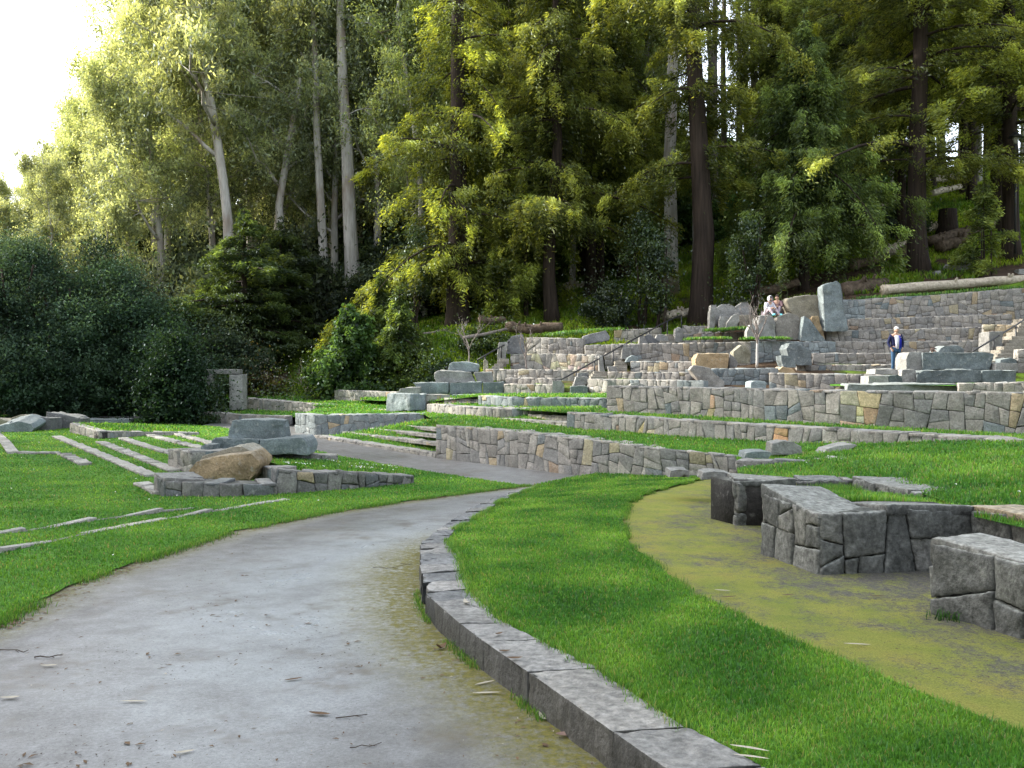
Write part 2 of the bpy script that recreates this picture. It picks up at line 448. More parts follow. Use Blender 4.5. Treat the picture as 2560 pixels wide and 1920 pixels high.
# ------------------------------------------------------------------ sheets
def resample(A, n):
    A = np.asarray(A, float); s = np.concatenate([[0], np.cumsum(np.linalg.norm(np.diff(A, axis=0), axis=1))])
    u = np.linspace(0, s[-1], n); return np.stack([np.interp(u, s, A[:, k]) for k in range(A.shape[1])], 1)
def ruled(name, A, B, n, m, mat, kind='structure', amp=.0, fs=.8, lift=None, colf=None, pair=False):
    """sheet between two lines of world points"""
    if pair:
        t = np.linspace(0, len(A)-1, n); ii = np.arange(len(A))
        A = np.stack([np.interp(t, ii, np.array(A, float)[:, k]) for k in range(3)], 1)
        B = np.stack([np.interp(t, ii, np.array(B, float)[:, k]) for k in range(3)], 1)
    else: A, B = resample(A, n), resample(B, n)
    t = np.linspace(0, 1, m)[None, :, None]
    V = (A[:, None]*(1-t)+B[:, None]*t)
    if lift: V[:, :, 2] += lift(np.linspace(0, 1, m))[None, :]
    V = V.reshape(-1, 3)
    if amp:
        for v in V: v[2] += amp*mnoise.fractal(Vector((v[0]*fs, v[1]*fs, 3.3)), 1., 2., 3)
    i = np.arange((n-1)*(m-1)); r, c = i//(m-1), i % (m-1); a = r*m+c
    F = np.stack([a, a+1, a+m+1, a+m], 1)
    # face up
    q = V[F[:, :3]]; nz = np.cross(q[:, 1]-q[:, 0], q[:, 2]-q[:, 0])[:, 2].sum()
    if nz < 0: F = F[:, ::-1].copy()
    o = mk(name, V, F, mat, smooth=True, col=colf(V, n, m) if colf else None)
    o['kind'] = kind
    return o, V, F
def scatter(V, F, dens, rng_):
    """random points on a quad sheet, dens(points)->per m2"""
    q = V[F]; ar = .5*np.linalg.norm(np.cross(q[:, 2]-q[:, 0], q[:, 3]-q[:, 1]), axis=1)
    cen = q.mean(1); n = rng_.poisson(ar*dens(cen)); idx = np.repeat(np.arange(len(F)), n)
    u, v = rng_.random(len(idx))[:, None], rng_.random(len(idx))[:, None]
    Q = q[idx]
    return (Q[:, 0]*(1-u)+Q[:, 1]*u)*(1-v)+(Q[:, 3]*(1-u)+Q[:, 2]*u)*v
def blades(name, Pp, hgt, wid, mat, label, lean=.45, patch=1.3):
    """grass blades: one bent two-quad blade per point (the last quad closes to a tip)"""
    n = len(Pp)
    if n == 0: return
    h = hgt*rng.uniform(.55, 1.35, n); w = wid*rng.uniform(.7, 1.3, n)
    an = rng.uniform(0, 2*np.pi, n); ln = lean*rng.uniform(.1, 1.4, n)
    la = rng.uniform(0, 2*np.pi, n)
    sx, sy = np.cos(an)*w/2, np.sin(an)*w/2
    V = np.zeros((n, 5, 3), np.float32); z0 = Pp[:, 2]-.01
    lx, ly = np.cos(la)*ln*h, np.sin(la)*ln*h
    V[:, 0] = np.stack([Pp[:, 0]-sx, Pp[:, 1]-sy, z0], 1); V[:, 1] = np.stack([Pp[:, 0]+sx, Pp[:, 1]+sy, z0], 1)
    V[:, 2] = np.stack([Pp[:, 0]+sx*.75+lx*.35, Pp[:, 1]+sy*.75+ly*.35, z0+h*.6], 1); V[:, 3] = np.stack([Pp[:, 0]-sx*.75+lx*.35, Pp[:, 1]-sy*.75+ly*.35, z0+h*.6], 1)
    V[:, 4] = np.stack([Pp[:, 0]+lx, Pp[:, 1]+ly, z0+h*np.maximum(.55, 1-.35*ln)], 1)
    b = (np.arange(n)*5)[:, None]
    F1 = b+np.array([[0, 1, 2, 3]]); F2 = b+np.array([[3, 2, 4, 4]])
    pt = np.array([mnoise.fractal(Vector((float(p[0])*patch, float(p[1])*patch, 1.7)), 1., 2., 3) for p in Pp[::4]]) if n > 8 else np.zeros(n)
    pt = np.repeat(pt, 4)[:n] if n > 8 else pt
    if len(pt) < n: pt = np.pad(pt, (0, n-len(pt)))
    val = np.clip(1+.35*pt+rng.normal(0, .2, n), .4, 1.8); mixv = np.clip(.42+.85*pt+rng.normal(0, .25, n), 0, 1)
    col = np.zeros((n, 5, 3), np.float32)
    straw = (rng.random(n) < .07+.05*(pt > .25))*rng.uniform(.5, 1, n)
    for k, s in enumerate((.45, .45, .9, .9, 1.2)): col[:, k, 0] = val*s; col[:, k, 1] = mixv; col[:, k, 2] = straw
    # triangles for the tip, as one flat list of tris
    T = np.concatenate([F1[:, [0, 1, 2]], F1[:, [0, 2, 3]], F2[:, [0, 1, 2]]])
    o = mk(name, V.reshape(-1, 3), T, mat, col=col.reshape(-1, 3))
    return tag(o, label, 'grass', kind='stuff')

# ------------------------------------------------------------------ tubes, leaves, trees
def tube_geo(path, rad, seg, VV, FF, rough=0.0, cap=True):
    path = np.asarray(path, float); n = len(path); b = len(VV)
    tg = np.gradient(path, axis=0); tg /= np.linalg.norm(tg, axis=1, keepdims=True)+1e-9
    ref = np.array([0, 0, 1.0]) if abs(tg[0][2]) < .9 else np.array([1.0, 0, 0])
    a = np.cross(tg[0], ref); a /= np.linalg.norm(a)
    for i in range(n):
        a = a-tg[i]*(a@tg[i]); a /= np.linalg.norm(a)+1e-9; c = np.cross(tg[i], a)
        for k in range(seg):
            th = 2*math.pi*k/seg
            dv = a*math.cos(th)+c*math.sin(th)
            r = rad[i]
            if rough: r *= 1+rough*mnoise.noise(Vector((path[i]*.9+dv*1.3).tolist()))
            VV.append(path[i]+dv*r)
    for i in range(n-1):
        for k in range(seg):
            j = (k+1) % seg; FF.append((b+i*seg+k, b+i*seg+j, b+(i+1)*seg+j, b+(i+1)*seg+k))
    if cap:
        FF.append(tuple(b+k for k in range(seg))[::-1]); FF.append(tuple(b+(n-1)*seg+k for k in range(seg)))
def curve(p0, p1, n, wob, bend=(0, 0, 0)):
    t = np.linspace(0, 1, n)[:, None]; p = np.array(p0)*(1-t)+np.array(p1)*t+np.array(bend)*(4*t*(1-t))
    w = rng.normal(0, wob, (n, 3)); w[0] = 0
    return p+w*np.minimum(1, np.linspace(0, 2, n))[:, None]
def leaf_geo(cen, L, W, droop, r, up=0.0):
    n = len(cen); d = r.normal(0, 1, (n, 3)); d /= np.linalg.norm(d, axis=1, keepdims=True)
    d += np.array([0, 0, -droop]); d /= np.linalg.norm(d, axis=1, keepdims=True)
    s = np.cross(d, r.normal(0, 1, (n, 3)))
    if up: s[:, 2] *= (1-up)
    s /= np.linalg.norm(s, axis=1, keepdims=True)+1e-9
    k = r.uniform(.6, 1.35, n)[:, None]
    V = np.stack([cen-d*L/2*k, cen+s*W/2*k, cen+d*L/2*k, cen-s*W/2*k], 1)
    return V
def leaf_mesh(name, clusters, n, L, W, droop, mat, parent, seed, flat=1.0, loose=0.0):
    """clusters: (x,y,z,radius[,weight]); leaves gather towards each cluster's shell"""
    r = np.random.default_rng(seed); cl = np.array(clusters); k = len(cl)
    w = cl[:, 3]**2; cnt = r.multinomial(n, w/w.sum()); idx = np.repeat(np.arange(k), cnt); m = len(idx)
    dv = r.normal(0, 1, (m, 3)); dv /= np.linalg.norm(dv, axis=1, keepdims=True)
    rad = r.random(m)**.45
    cen = cl[idx, :3]+dv*rad[:, None]*cl[idx, 3:4]*np.array([1, 1, flat])
    if loose: cen = np.where((r.random(m) < loose)[:, None], cen+r.normal(0, .55, (m, 3))*np.array([1, 1, 1.3]), cen)
    V = leaf_geo(cen, L, W, droop, r)
    cb = r.normal(1, .22, k)
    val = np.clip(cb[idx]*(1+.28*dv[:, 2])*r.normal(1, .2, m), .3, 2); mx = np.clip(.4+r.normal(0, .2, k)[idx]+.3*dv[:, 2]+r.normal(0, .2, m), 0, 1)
    col = np.zeros((m, 4, 3), np.float32); col[:, :, 0] = val[:, None]; col[:, :, 1] = mx[:, None]
    F = (np.arange(m)*4)[:, None]+np.array([[0, 1, 2, 3]])
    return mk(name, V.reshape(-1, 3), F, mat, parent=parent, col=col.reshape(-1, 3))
def tree_root(name, label, cat='tree', group=None): return empty(name, (0, 0, 0), label, cat, group)
def place(root, x, y, z, rz=0, s=1.0, tint=None, sz=None):
    root.location = (float(x), float(y), float(z)); root.rotation_euler = (0, 0, rz); root.scale = (s, s, sz or s)
    if tint is not None:
        for c in root.children:
            c.color = (*tint, 1) if c.name.startswith(('crown', 'foliage')) else (1, 1, 1, 1)
    return root
def euc(label, H, r0, path, seed, crown0=.35, spread=5.5, n=15000, limbs=11, leaf=(.34, .10), droop=.9, group=None, bark=None, mat=None, extra=()):
    """eucalyptus: bare pale trunk, rising limbs, hanging leaves in open clumps"""
    r = np.random.default_rng(seed); root = tree_root('eucalyptus_tree', label, 'tree', group)
    pth = np.array(path, float); pth = resample(pth, 22)
    rad = r0*np.linspace(1, .16, 22)**.9; rad[0] *= 1.25
    V, F = [], []; tube_geo(pth, rad, 10, V, F, .12)
    cl = []
    for k in range(limbs):
        t = crown0+(1-crown0)*(k+r.random()*.8)/limbs; t = min(t, .98)
        i = t*21; p0 = np.array([np.interp(i, range(22), pth[:, q]) for q in range(3)]); rr = np.interp(i, range(22), rad)
        az = k*2.4+r.normal(0, .5); L = spread*(1.05-.55*(t-crown0)/(1-crown0))*r.uniform(.6, 1.15)
        el = r.uniform(.35, .95)
        p1 = p0+np.array([math.cos(az)*L*math.cos(el), math.sin(az)*L*math.cos(el), L*math.sin(el)])
        c = curve(p0, p1, 7, .12, (0, 0, -.06*L)); tube_geo(c, np.linspace(rr*.55, .03, 7), 5, V, F)
        for q in range(9):
            j = r.integers(2, 7); s0 = c[j]
            s1 = s0+np.array([*(r.normal(0, 1, 2)*L*.22), r.normal(.1, .5)])
            tube_geo(curve(s0, s1, 4, .05), np.linspace(.04, .015, 4), 3, V, F, cap=False)
            cl.append((*s1, r.uniform(.3, .75))); cl.append((*(s1+r.normal(0, .6, 3)+(0, 0, -.6)), r.uniform(.25, .6)))
        cl.append((*p1, r.uniform(.5, .8)))
    for e in extra:
        tube_geo(np.array(e[0], float), e[1], 6, V, F, .1)
        for q in e[0][2:]: cl.append((*(np.array(q)+r.normal(0, .5, 3)), r.uniform(.6, 1.0)))
    mk('trunk', V, F, bark or BARK_E, parent=root, smooth=True)
    leaf_mesh('crown', cl, n, leaf[0], leaf[1], droop, mat or EUC, root, seed, 1.45, .35)
    return root
def conifer(label, H, r0, z0, Rm, seed, n=26000, boughs=90, rise=.12, droop=.4, hang=.28, leaf=(.30, .075), shape=.75, mat=None, group=None,
            path=None, name='conifer_tree', cat='tree', bark=None, lat=.42, top=.06, var=.34, stakes=()):
    r = np.random.default_rng(seed); root = tree_root(name, label, cat, group)
    pth = resample(np.array(path if path is not None else [(0, 0, -.6), (r.normal(0, .1), r.normal(0, .1), H*.5), (0, 0, H)], float), 20)
    rad = np.maximum(r0*(1-np.linspace(0, 1, 20))**.75, .03); rad[0] *= 1.45; rad[1] *= 1.1
    V, F = [], []; tube_geo(pth, rad, 12, V, F, .16)
    zz = pth[:, 2]
    t = np.sort(r.random(boughs))**.92
    z = z0+(H-z0)*t
    L = Rm*np.maximum(top, (1-t)**shape)*np.clip(r.lognormal(-.12, var, boughs), .35, 1.6)*np.minimum(1, .62+t*5)
    az = r.uniform(0, 2*np.pi, boughs)
    bx, by = np.interp(z, zz, pth[:, 0]), np.interp(z, zz, pth[:, 1])
    ri, dr = rise*r.uniform(.0, 2.4, boughs), droop*r.uniform(.4, 1.6, boughs)
    for k in range(boughs):
        s = np.linspace(0, 1, 6)
        p = np.stack([bx[k]+np.cos(az[k])*L[k]*s, by[k]+np.sin(az[k])*L[k]*s, z[k]+L[k]*(ri[k]*s-dr[k]*s*s)], 1)
        if k % 1 == 0: tube_geo(p, np.linspace(max(.02, .018*L[k]), .01, 6), 4, V, F, cap=False)
    for s in stakes: tube_geo(np.array(s, float), [.035]*len(s), 6, V, F)
    mk('trunk', V, F, bark or BARK_C, parent=root, smooth=True)
    w = L**1.35; idx = np.repeat(np.arange(boughs), r.multinomial(n, w/w.sum())); m = len(idx)
    ns = 12                                            # hanging sprays along each bough
    sid = r.integers(0, ns, m); gid = idx*ns+sid; q = boughs*ns
    s_sp = np.clip((np.tile(np.arange(ns), boughs)+1)/ns+r.normal(0, .06, q), .08, 1.08); s_lat = r.uniform(-1, 1, q); s_sz = r.uniform(.5, 1.5, q); s_dz = r.normal(0, .16, q)
    sp = np.clip(s_sp[gid]+r.normal(0, .035, m), .04, 1.1)
    side = np.where(s_lat[gid] < 0, -1.0, 1.0)
    ll = np.abs(s_lat[gid]+r.normal(0, .16, m))*lat*L[idx]*np.clip(1.15-sp, .14, 1)*1.1
    hg = r.exponential(hang, m)*s_sz[gid]
    c, s_ = np.cos(az[idx]), np.sin(az[idx])
    Ls = L[idx]*sp
    x = bx[idx]+c*(Ls+ll*.45)-s_*side*ll+r.normal(0, .09, m); y = by[idx]+s_*(Ls+ll*.45)+c*side*ll+r.normal(0, .09, m)
    zz_ = z[idx]+L[idx]*(ri[idx]*sp-dr[idx]*sp*sp)-hg-ll*.25*droop+s_dz[gid]*(.3+.12*L[idx])+r.normal(0, .07, m)
    cen = np.stack([x, y, zz_], 1)
    d = np.stack([c*.6-s_*side*.8, s_*.6+c*side*.8, -np.full(m, .25+1.3*hang)], 1)+r.normal(0, .45, (m, 3)); d /= np.linalg.norm(d, axis=1, keepdims=True)
    sd = np.cross(d, r.normal(0, 1, (m, 3))); sd /= np.linalg.norm(sd, axis=1, keepdims=True)
    k = r.uniform(.6, 1.4, m)[:, None]
    V4 = np.stack([cen-d*leaf[0]/2*k, cen+sd*leaf[1]/2*k, cen+d*leaf[0]/2*k, cen-sd*leaf[1]/2*k], 1)
    cb = r.normal(1, .25, q)
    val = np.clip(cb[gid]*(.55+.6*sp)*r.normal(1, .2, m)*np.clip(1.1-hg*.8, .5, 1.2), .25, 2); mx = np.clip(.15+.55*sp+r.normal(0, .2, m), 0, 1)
    col = np.zeros((m, 4, 3), np.float32); col[:, :, 0] = val[:, None]; col[:, :, 1] = mx[:, None]
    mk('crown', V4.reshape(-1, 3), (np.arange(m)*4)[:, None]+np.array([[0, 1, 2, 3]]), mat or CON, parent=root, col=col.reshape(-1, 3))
    return root
def bush(label, rx, ry, h, seed, n=14000, leaf=(.2, .09), mat=None, clumps=70, name='shrub', cat='shrub', group=None, stems=5, low=.05, cr=.17, droop=.2, pw=1.0):
    r = np.random.default_rng(seed); root = tree_root(name, label, cat, group)
    V, F = [], []
    for k in range(stems):
        az = r.random()*6.28; e = np.array([math.cos(az)*rx*.55, math.sin(az)*ry*.55, h*r.uniform(.55, .85)])
        rb = .02+.012*h
        tube_geo(curve((r.normal(0, .12), r.normal(0, .12), -.2), e, 7, .05*h*.3), np.linspace(rb, rb*.3, 7), 6, V, F)
    mk('stem' if name == 'shrub' else 'trunk', V, F, BARK_T if name == 'shrub' else BARK_C, parent=root, smooth=True)
    cl = []
    R0 = (rx*ry*h)**(1/3); sd_ = r.uniform(0, 50, 3)
    for k in range(clumps):
        d = r.normal(0, 1, 3); d /= np.linalg.norm(d); q = r.uniform(.45, 1.0)**.6*(1+.32*mnoise.noise(Vector((d*1.6+sd_).tolist())))
        zc = .5+.5*d[2]*q; zc = low+(1-low)*zc
        wd = (math.sin(math.pi*min(1, .18+.82*zc))**.6 if pw == 1 else (1-zc)**pw+.1)
        cl.append((d[0]*q*rx*wd*1.05, d[1]*q*ry*wd*1.05, min(zc, 1.06)*h*.94, R0*cr*r.uniform(.4, 1.7)))
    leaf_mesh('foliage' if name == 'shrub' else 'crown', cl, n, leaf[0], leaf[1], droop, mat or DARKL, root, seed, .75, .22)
    return root
def bare_tree(label, H, spread, seed, r0=.035, fork=.3, name='bare_sapling', cat='sapling', pale=None, depth=4, group=None):
    r = np.random.default_rng(seed); root = tree_root(name, label, cat, group); VT, FT, VB, FB = [], [], [], []
    top = np.array([r.normal(0, .03), r.normal(0, .03), H*fork])
    tube_geo(curve((0, 0, -.15), top, 6, .01), np.linspace(r0, r0*.8, 6), 8, VT, FT)
    def grow(p, d, L, rad, k):
        e = p+d*L; c = curve(p, e, 5, L*.035); tube_geo(c, np.linspace(rad, rad*.55, 5), 4, VB, FB, cap=False)
        if k == 0: return
        for j in range(r.integers(2, 4) if k < depth else 5):
            a = c[r.integers(2, 5)]
            nd = d+r.normal(0, .5, 3)*np.array([spread, spread, .55]); nd[2] += .12; nd /= np.linalg.norm(nd)
            grow(a, nd, L*r.uniform(.5, .8), rad*.55, k-1)
    for j in range(4):
        az = j*1.57+r.normal(0, .4); d = np.array([math.cos(az)*spread*.6, math.sin(az)*spread*.6, 1.0]); d /= np.linalg.norm(d)
        grow(top*(1-.12*j*.5), d, H*(1-fork)*.5, r0*.6, depth-1)
    mk('trunk', VT, FT, pale or BARK_T, parent=root, smooth=True); mk('branches', VB, FB, BARK_T, parent=root, smooth=True)
    return root
def log_thing(label, f, pts, rad, mat, name='fallen_log', cat='log', seed=0, group=None, cutdark=True):
    r = np.random.default_rng(seed); A = np.array([PF(f, *p) for p in pts]); c = resample(A, 14); c[1:-1] += r.normal(0, rad*.12, (12, 3))
    V, F = [], []; tube_geo(c, rad*np.linspace(1.05, .8, 14)*(1+r.normal(0, .06, 14)), 10, V, F, .22)
    for k in range(3):
        j = r.integers(2, 12); d = np.array([r.normal(0, .3), -.6, .7]); tube_geo([c[j], c[j]+d*rad*1.7], [rad*.3, rad*.2], 6, V, F)
    o = mk(name, V, F, mat, origin=c.mean(0), smooth=True); return tag(o, label, cat, group)
def skin(name, joints, bones, mat, parent, sub=2):
    """continuous surface grown round a skeleton: joints {k: (co, radius)}"""
    me = bpy.data.meshes.new(name); ks = list(joints); ix = {k: i for i, k in enumerate(ks)}
    me.from_pydata([joints[k][0] for k in ks], [(ix[a], ix[b]) for a, b in bones], [])
    o = bpy.data.objects.new(name, me); C.objects.link(o)
    m = o.modifiers.new('s', 'SKIN'); me.skin_vertices.new() if not me.skin_vertices else None
    for i, k in enumerate(ks):
        rr = joints[k][1]; me.skin_vertices[0].data[i].radius = rr if isinstance(rr, tuple) else (rr, rr)
    me.skin_vertices[0].data[0].use_root = True
    s = o.modifiers.new('d', 'SUBSURF'); s.levels = sub; s.render_levels = sub
    dg = bpy.context.evaluated_depsgraph_get(); ev = bpy.data.meshes.new_from_object(o.evaluated_get(dg))
    o.modifiers.clear(); o.data = ev; ev.name = name; bpy.data.meshes.remove(me)
    ev.materials.clear(); ev.materials.append(mat)
    for p in ev.polygons: p.use_smooth = True
    o.parent = parent
    return o
# ------------------------------------------------------------------ terrain
ctrl = [(-3,-6,-.4),(4,-6,-.4),(0,5,-.7),(-8,5,-.7),(-6,14,-1.0),(-14,20,-1.2),(-20,32,-1.2),(-8,30,-1.3),(-3,40,-1.2),(-18,46,-1.1),(2,20,-1.2),(0,30,-1.0),
        (5,12,-.5),(9,8,-.3),(14,10,.1),(10,16,-.2),(6,24,-.3),(12,22,.3),(20,20,.6),(4,33,-.1),(9,30,.5),(14,30,.8),(20,32,.6),(34,30,4),(36,20,12),(26,12,6),(20,2,2),(22,37,.9),(23,40.4,3.0),(26,44,5.4),(31,40,4.5),
        (-12,45,-1.0),(-6,42,-.6),(-3,44,-.2),(0,45,1.0),(-34,46,-.8),(-30,60,0),(-45,50,1.5),(-40,80,3),(-55,20,9),(-60,-10,9),(-75,40,22),(-80,80,18),(-20,62,.6),(-20,92,11),(-45,95,12),(0,100,17),(-40,130,23)]
ctrl = [np.array(c, float) for c in ctrl]
for x, y, d in [(777,858,58),(821,876,51),(1100,848,47.5),(1180,905,42.5),(1260,800,53),(1550,690,62),(1676,732,52),(1743,802,48),(2015,740,46),(1870,805,44.5),(2304,676,48),
                (2143,537,62),(2430,493,62),(2531,629,50),(2310,426,75),(1300,950,40.5),(1330,838,47),(1500,818,47.5),(1780,812,46.5),(2130,745,43.5),(2330,725,43.3),(2560,705,43),
                (2750,690,43),(1250,640,75),(950,760,72),(1500,590,80),(1800,470,85),(2100,470,88),(2560,420,90),(2900,400,80),(1800,445,120),(2600,430,120),(1300,560,120),(700,850,75),(1320,950,38.5),(1560,940,37),(1400,955,41),(1500,950,41),(1604,950,39),(1700,942,39),(1420,902,43),(1600,897,42.2),(1250,955,40.5),(1750,935,40),
                (1800,925,37.2),(1660,930,40.5),(2000,925,38),(2300,925,38),(1900,850,42),(2250,800,42.4)]:
    ctrl.append(P(x, y, d))
for x, y, z in [(0,300,40),(150,300,60),(-150,300,30),(0,600,60),(300,600,60),(-300,600,50),(300,0,40),(-300,0,40),(0,-200,0),(200,-200,10),(-200,-200,10),(120,80,26),(120,20,28),(80,160,30),(-120,160,26)]:
    ctrl.append(np.array((x, y, z), float))
CT = np.array(ctrl)
def _rbf(A, b):
    D = np.linalg.norm(A[:, None, :2]-A[None, :, :2], axis=2); n = len(A)
    M = np.zeros((n+3, n+3)); M[:n, :n] = D; M[:n, n:] = np.c_[np.ones(n), A[:, :2]]; M[n:, :n] = M[:n, n:].T
    return np.linalg.lstsq(M, np.r_[b, 0, 0, 0], rcond=None)[0]
RW = _rbf(CT, CT[:, 2])
def terr(X, Y):
    X, Y = np.asarray(X, float), np.asarray(Y, float); sh = X.shape; q = np.c_[X.ravel(), Y.ravel()]
    z = np.linalg.norm(q[:, None]-CT[None, :, :2], axis=2)@RW[:len(CT)]+RW[-3]+q@RW[-2:]
    return z.reshape(sh)
def tz(x, y): return float(terr(np.array([x]), np.array([y]))[0])
gx = np.unique(np.concatenate([np.linspace(-600, -80, 14), np.linspace(-80, 80, 161), np.linspace(80, 600, 14)]))
gy = np.unique(np.concatenate([np.linspace(-600, -20, 10), np.linspace(-20, 120, 141), np.linspace(120, 900, 20)]))
XX, YY = np.meshgrid(gx, gy, indexing='ij'); ZZ = terr(XX, YY)
for i in range(len(gx)):
    for j in range(len(gy)):
        if ZZ[i, j] > .3 and YY[i, j] > 42: ZZ[i, j] += .25*mnoise.fractal(Vector((gx[i]*.35, gy[j]*.35, 0)), 1, 2, 3)
nx_, ny_ = len(gx), len(gy)
ii = np.arange((nx_-1)*(ny_-1)); r_, c_ = ii//(ny_-1), ii % (ny_-1); a_ = r_*ny_+c_
TV = np.stack([XX, YY, ZZ], 2).reshape(-1, 3); TF = np.stack([a_, a_+ny_, a_+ny_+1, a_+1], 1)
def greenness(V):
    g = np.full(len(V), .0); x, y = V[:, 0], V[:, 1]
    u = 1280+FL*x/np.maximum(y, 1)
    g += np.interp(u, [600, 760, 900, 1250, 1700, 1950, 2250, 2500], [-.4, .35, .3, .38, .3, .12, .25, .3])
    g += np.interp(y, [40, 47, 56, 75], [0, .05, .2, .35])
    g = np.where((u > 1950) & (y < 50) & (y > 43.8), g-.35, g)
    return g
gcol = np.zeros((len(TV), 3)); gcol[:, 0] = greenness(TV)
tag(mk('hillside', TV, TF, HILL, col=gcol, smooth=True), kind='structure')

# ------------------------------------------------------------------ paths
cop_out = [(860,130,.04),(760,160,.04),(640,200,.05),(560,240,.05),(480,290,.06),(400,340,.08),(330,395,.13),(305,425,.16),(303,480,.17),(306,560,.18),(312,620,.18),(340,662,.18),(375,712,.18),
           (500,820,.18),(620,910,.18),(840,1062,.18),(1270,1365,.18),(1560,1565,.18),(1900,1800,.18),(2900,2480,.18)]
cop_in = [(900,128,.04),(790,170,.04),(700,205,.05),(640,255,.05),(560,300,.06),(480,345,.08),(440,400,.13),(470,445,.16),(500,490,.17),(515,560,.18),(540,625,.18),(565,660,.18),(590,690,.18),
          (725,815,.18),(900,900,.18),(1190,1045,.18),(1640,1340,.18),(2030,1530,.18),(2420,1740,.18),(4200,2700,.18)]
CO = np.array([GF('K', *p) for p in cop_out]); CI = np.array([GF('K', *p) for p in cop_in])
cod = resample(CO, 120)
def path_col(V, n, m):
    c = np.zeros((len(V), 3)); d = np.min(np.linalg.norm(V[:, None, :2]-cod[None, :, :2], axis=2), 1)
    yy = V[:, 1]
    c[:, 0] = np.clip(1.0-d/np.interp(yy, [4, 6, 9, 12, 16], [.55, .7, .95, .4, .2]), 0, 1)*np.interp(yy, [4, 6, 10, 12, 14], [1, 1.0, .9, .15, 0])
    dl = np.min(np.linalg.norm(V[:, None, :2]-PLd[None, :, :2], axis=2), 1)
    c[:, 0] = np.maximum(c[:, 0], np.clip(.8-dl/.5, 0, .6))
    cx = np.interp(V[:, 1], [4, 5, 7, 9, 12, 16], [-1.3, -1.5, -1.75, -1.75, -1.1, -.2]); c[:, 1] = np.clip(1.25-np.abs(V[:, 0]-cx)/np.interp(V[:, 1], [4, 6, 9, 14], [.9, 1.25, 1.35, 1.0]), 0, 1)*np.interp(V[:, 1], [3.5, 5, 7, 11, 15], [.3, .75, 1, .9, .3])  # green channel places the painted sheen left of the path centre
    return c
PL = [GF('D', x, y) for x, y in [(-420,1500),(-150,1410),(0,1345),(150,1265),(300,1215),(500,1150),(700,1110),(900,1080),(1040,1062),(1145,1050)]]
PLb = [GF('D', x, y) for x, y in [(1145,1050),(1000,1030),(880,1012),(730,985),(640,962),(540,935),(470,922),(400,917),(340,912),(300,909)]]
PLd = resample(np.array(PL), 80)
def zfun(V, off): V[:, 2] = zbase(V[:, 1])+off; return V
A = [(-13., y, 0.) for y in (-4., 45.)]; B = [(8., y, 0.) for y in (-4., 45.)]
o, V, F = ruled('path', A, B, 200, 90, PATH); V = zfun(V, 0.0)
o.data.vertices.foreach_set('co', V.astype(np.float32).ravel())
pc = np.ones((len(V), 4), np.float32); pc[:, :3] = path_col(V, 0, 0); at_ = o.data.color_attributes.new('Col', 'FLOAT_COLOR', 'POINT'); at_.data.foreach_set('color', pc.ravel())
# moss path inside the lawn arc
ME_ = [(1800,72),(1700,100),(1600,125),(1450,165),(1350,215),(1320,290),(1325,350),(1360,440),(1460,510),(1580,610),(1700,690),(1850,760),(2000,830),(2212,930),(2640,1100),(3200,1330),(5000,2100)]
ME = np.array([GF('K', x, y, .17) for x, y in ME_])
MB = [(4.3, 17.5, 0), (4.3, 14, 0), (4.4, 12, 0), (5.5, 9.5, 0), (7, 7, 0), (8.5, 4.5, 0), (9, 2, 0)]
ME2 = ME.copy(); ME2[:, 0] -= .25
def mosscol(V, n, m):
    c = np.zeros((len(V), 3)); d = np.min(np.linalg.norm(V[:, None, :2]-resample(ME, 100)[None, :, :2], axis=2), 1)
    c[:, 0] = np.interp(d, [0, .5, 1.3, 2.2, 3], [.55, .5, .25, -.05, -.5]); return c
o, V, F = ruled('moss_path', ME2, MB, 120, 40, MOSS, colf=mosscol); zfun(V, .15); o.data.vertices.foreach_set('co', V.astype(np.float32).ravel())

# ------------------------------------------------------------------ lawns
lawn_sheets = {}
def lawn(key, A, B, n=60, m=30, amp=.02, zoff=None, pair=False):
    o, V, F = ruled('lawn', A, B, n, m, LAWN, amp=amp, pair=pair)
    if zoff is not None:
        V[:, 2] = zbase(V[:, 1])+zoff
        for v in V: v[2] += amp*mnoise.fractal(Vector((v[0]*.6, v[1]*.6, 3.3)), 1., 2., 3)
        o.data.vertices.foreach_set('co', V.astype(np.float32).ravel())
    lawn_sheets[key] = (V, F); return o
CIl = CI.copy(); CIl[:, 2] -= .02
lawn('mid', CIl, [p+np.array([0, 0, .01]) for p in ME], 120, 26, .012)
lawn('midtop', [GF('K', x, y, h) for x, y, h in [(870,128,.02),(960,108,.05),(1060,88,.08),(1200,66,.10),(1340,54,.12),(1500,46,.13),(1680,44,.15),(1820,56,.16)]],
     [GF('K', x, y, h) for x, y, h in [(904,129,.035),(1350,104,.10),(1805,76,.165)]], 50, 12, .008)
PLl = [np.array(p) for p in PL]+[np.array(p) for p in PLb[1:]]
left_far = [(-9., 1., 0), (-12., 6., 0), (-16., 14, 0), (-20., 22, 0), (-24., 30, 0), (-27., 38, 0), (-30., 46., 0), (-24, 47.5, 0), (-18., 47., 0)]
_j = resample(PLl, 220); _j[:, 0] += [.07*mnoise.fractal(Vector((float(p[1])*1.7, float(p[0])*1.7, 8.)), 1., 2., 3) for p in _j]
lawn('left', _j, left_far, 220, 70, .012, zoff=.014)
A = [P(787,1096,31.9), P(1092,1142,24.9)]; B = [P(1060,1049,31.2), P(1185,1061,26.0)]
lawn('steps', A, B, 40, 20, .015)
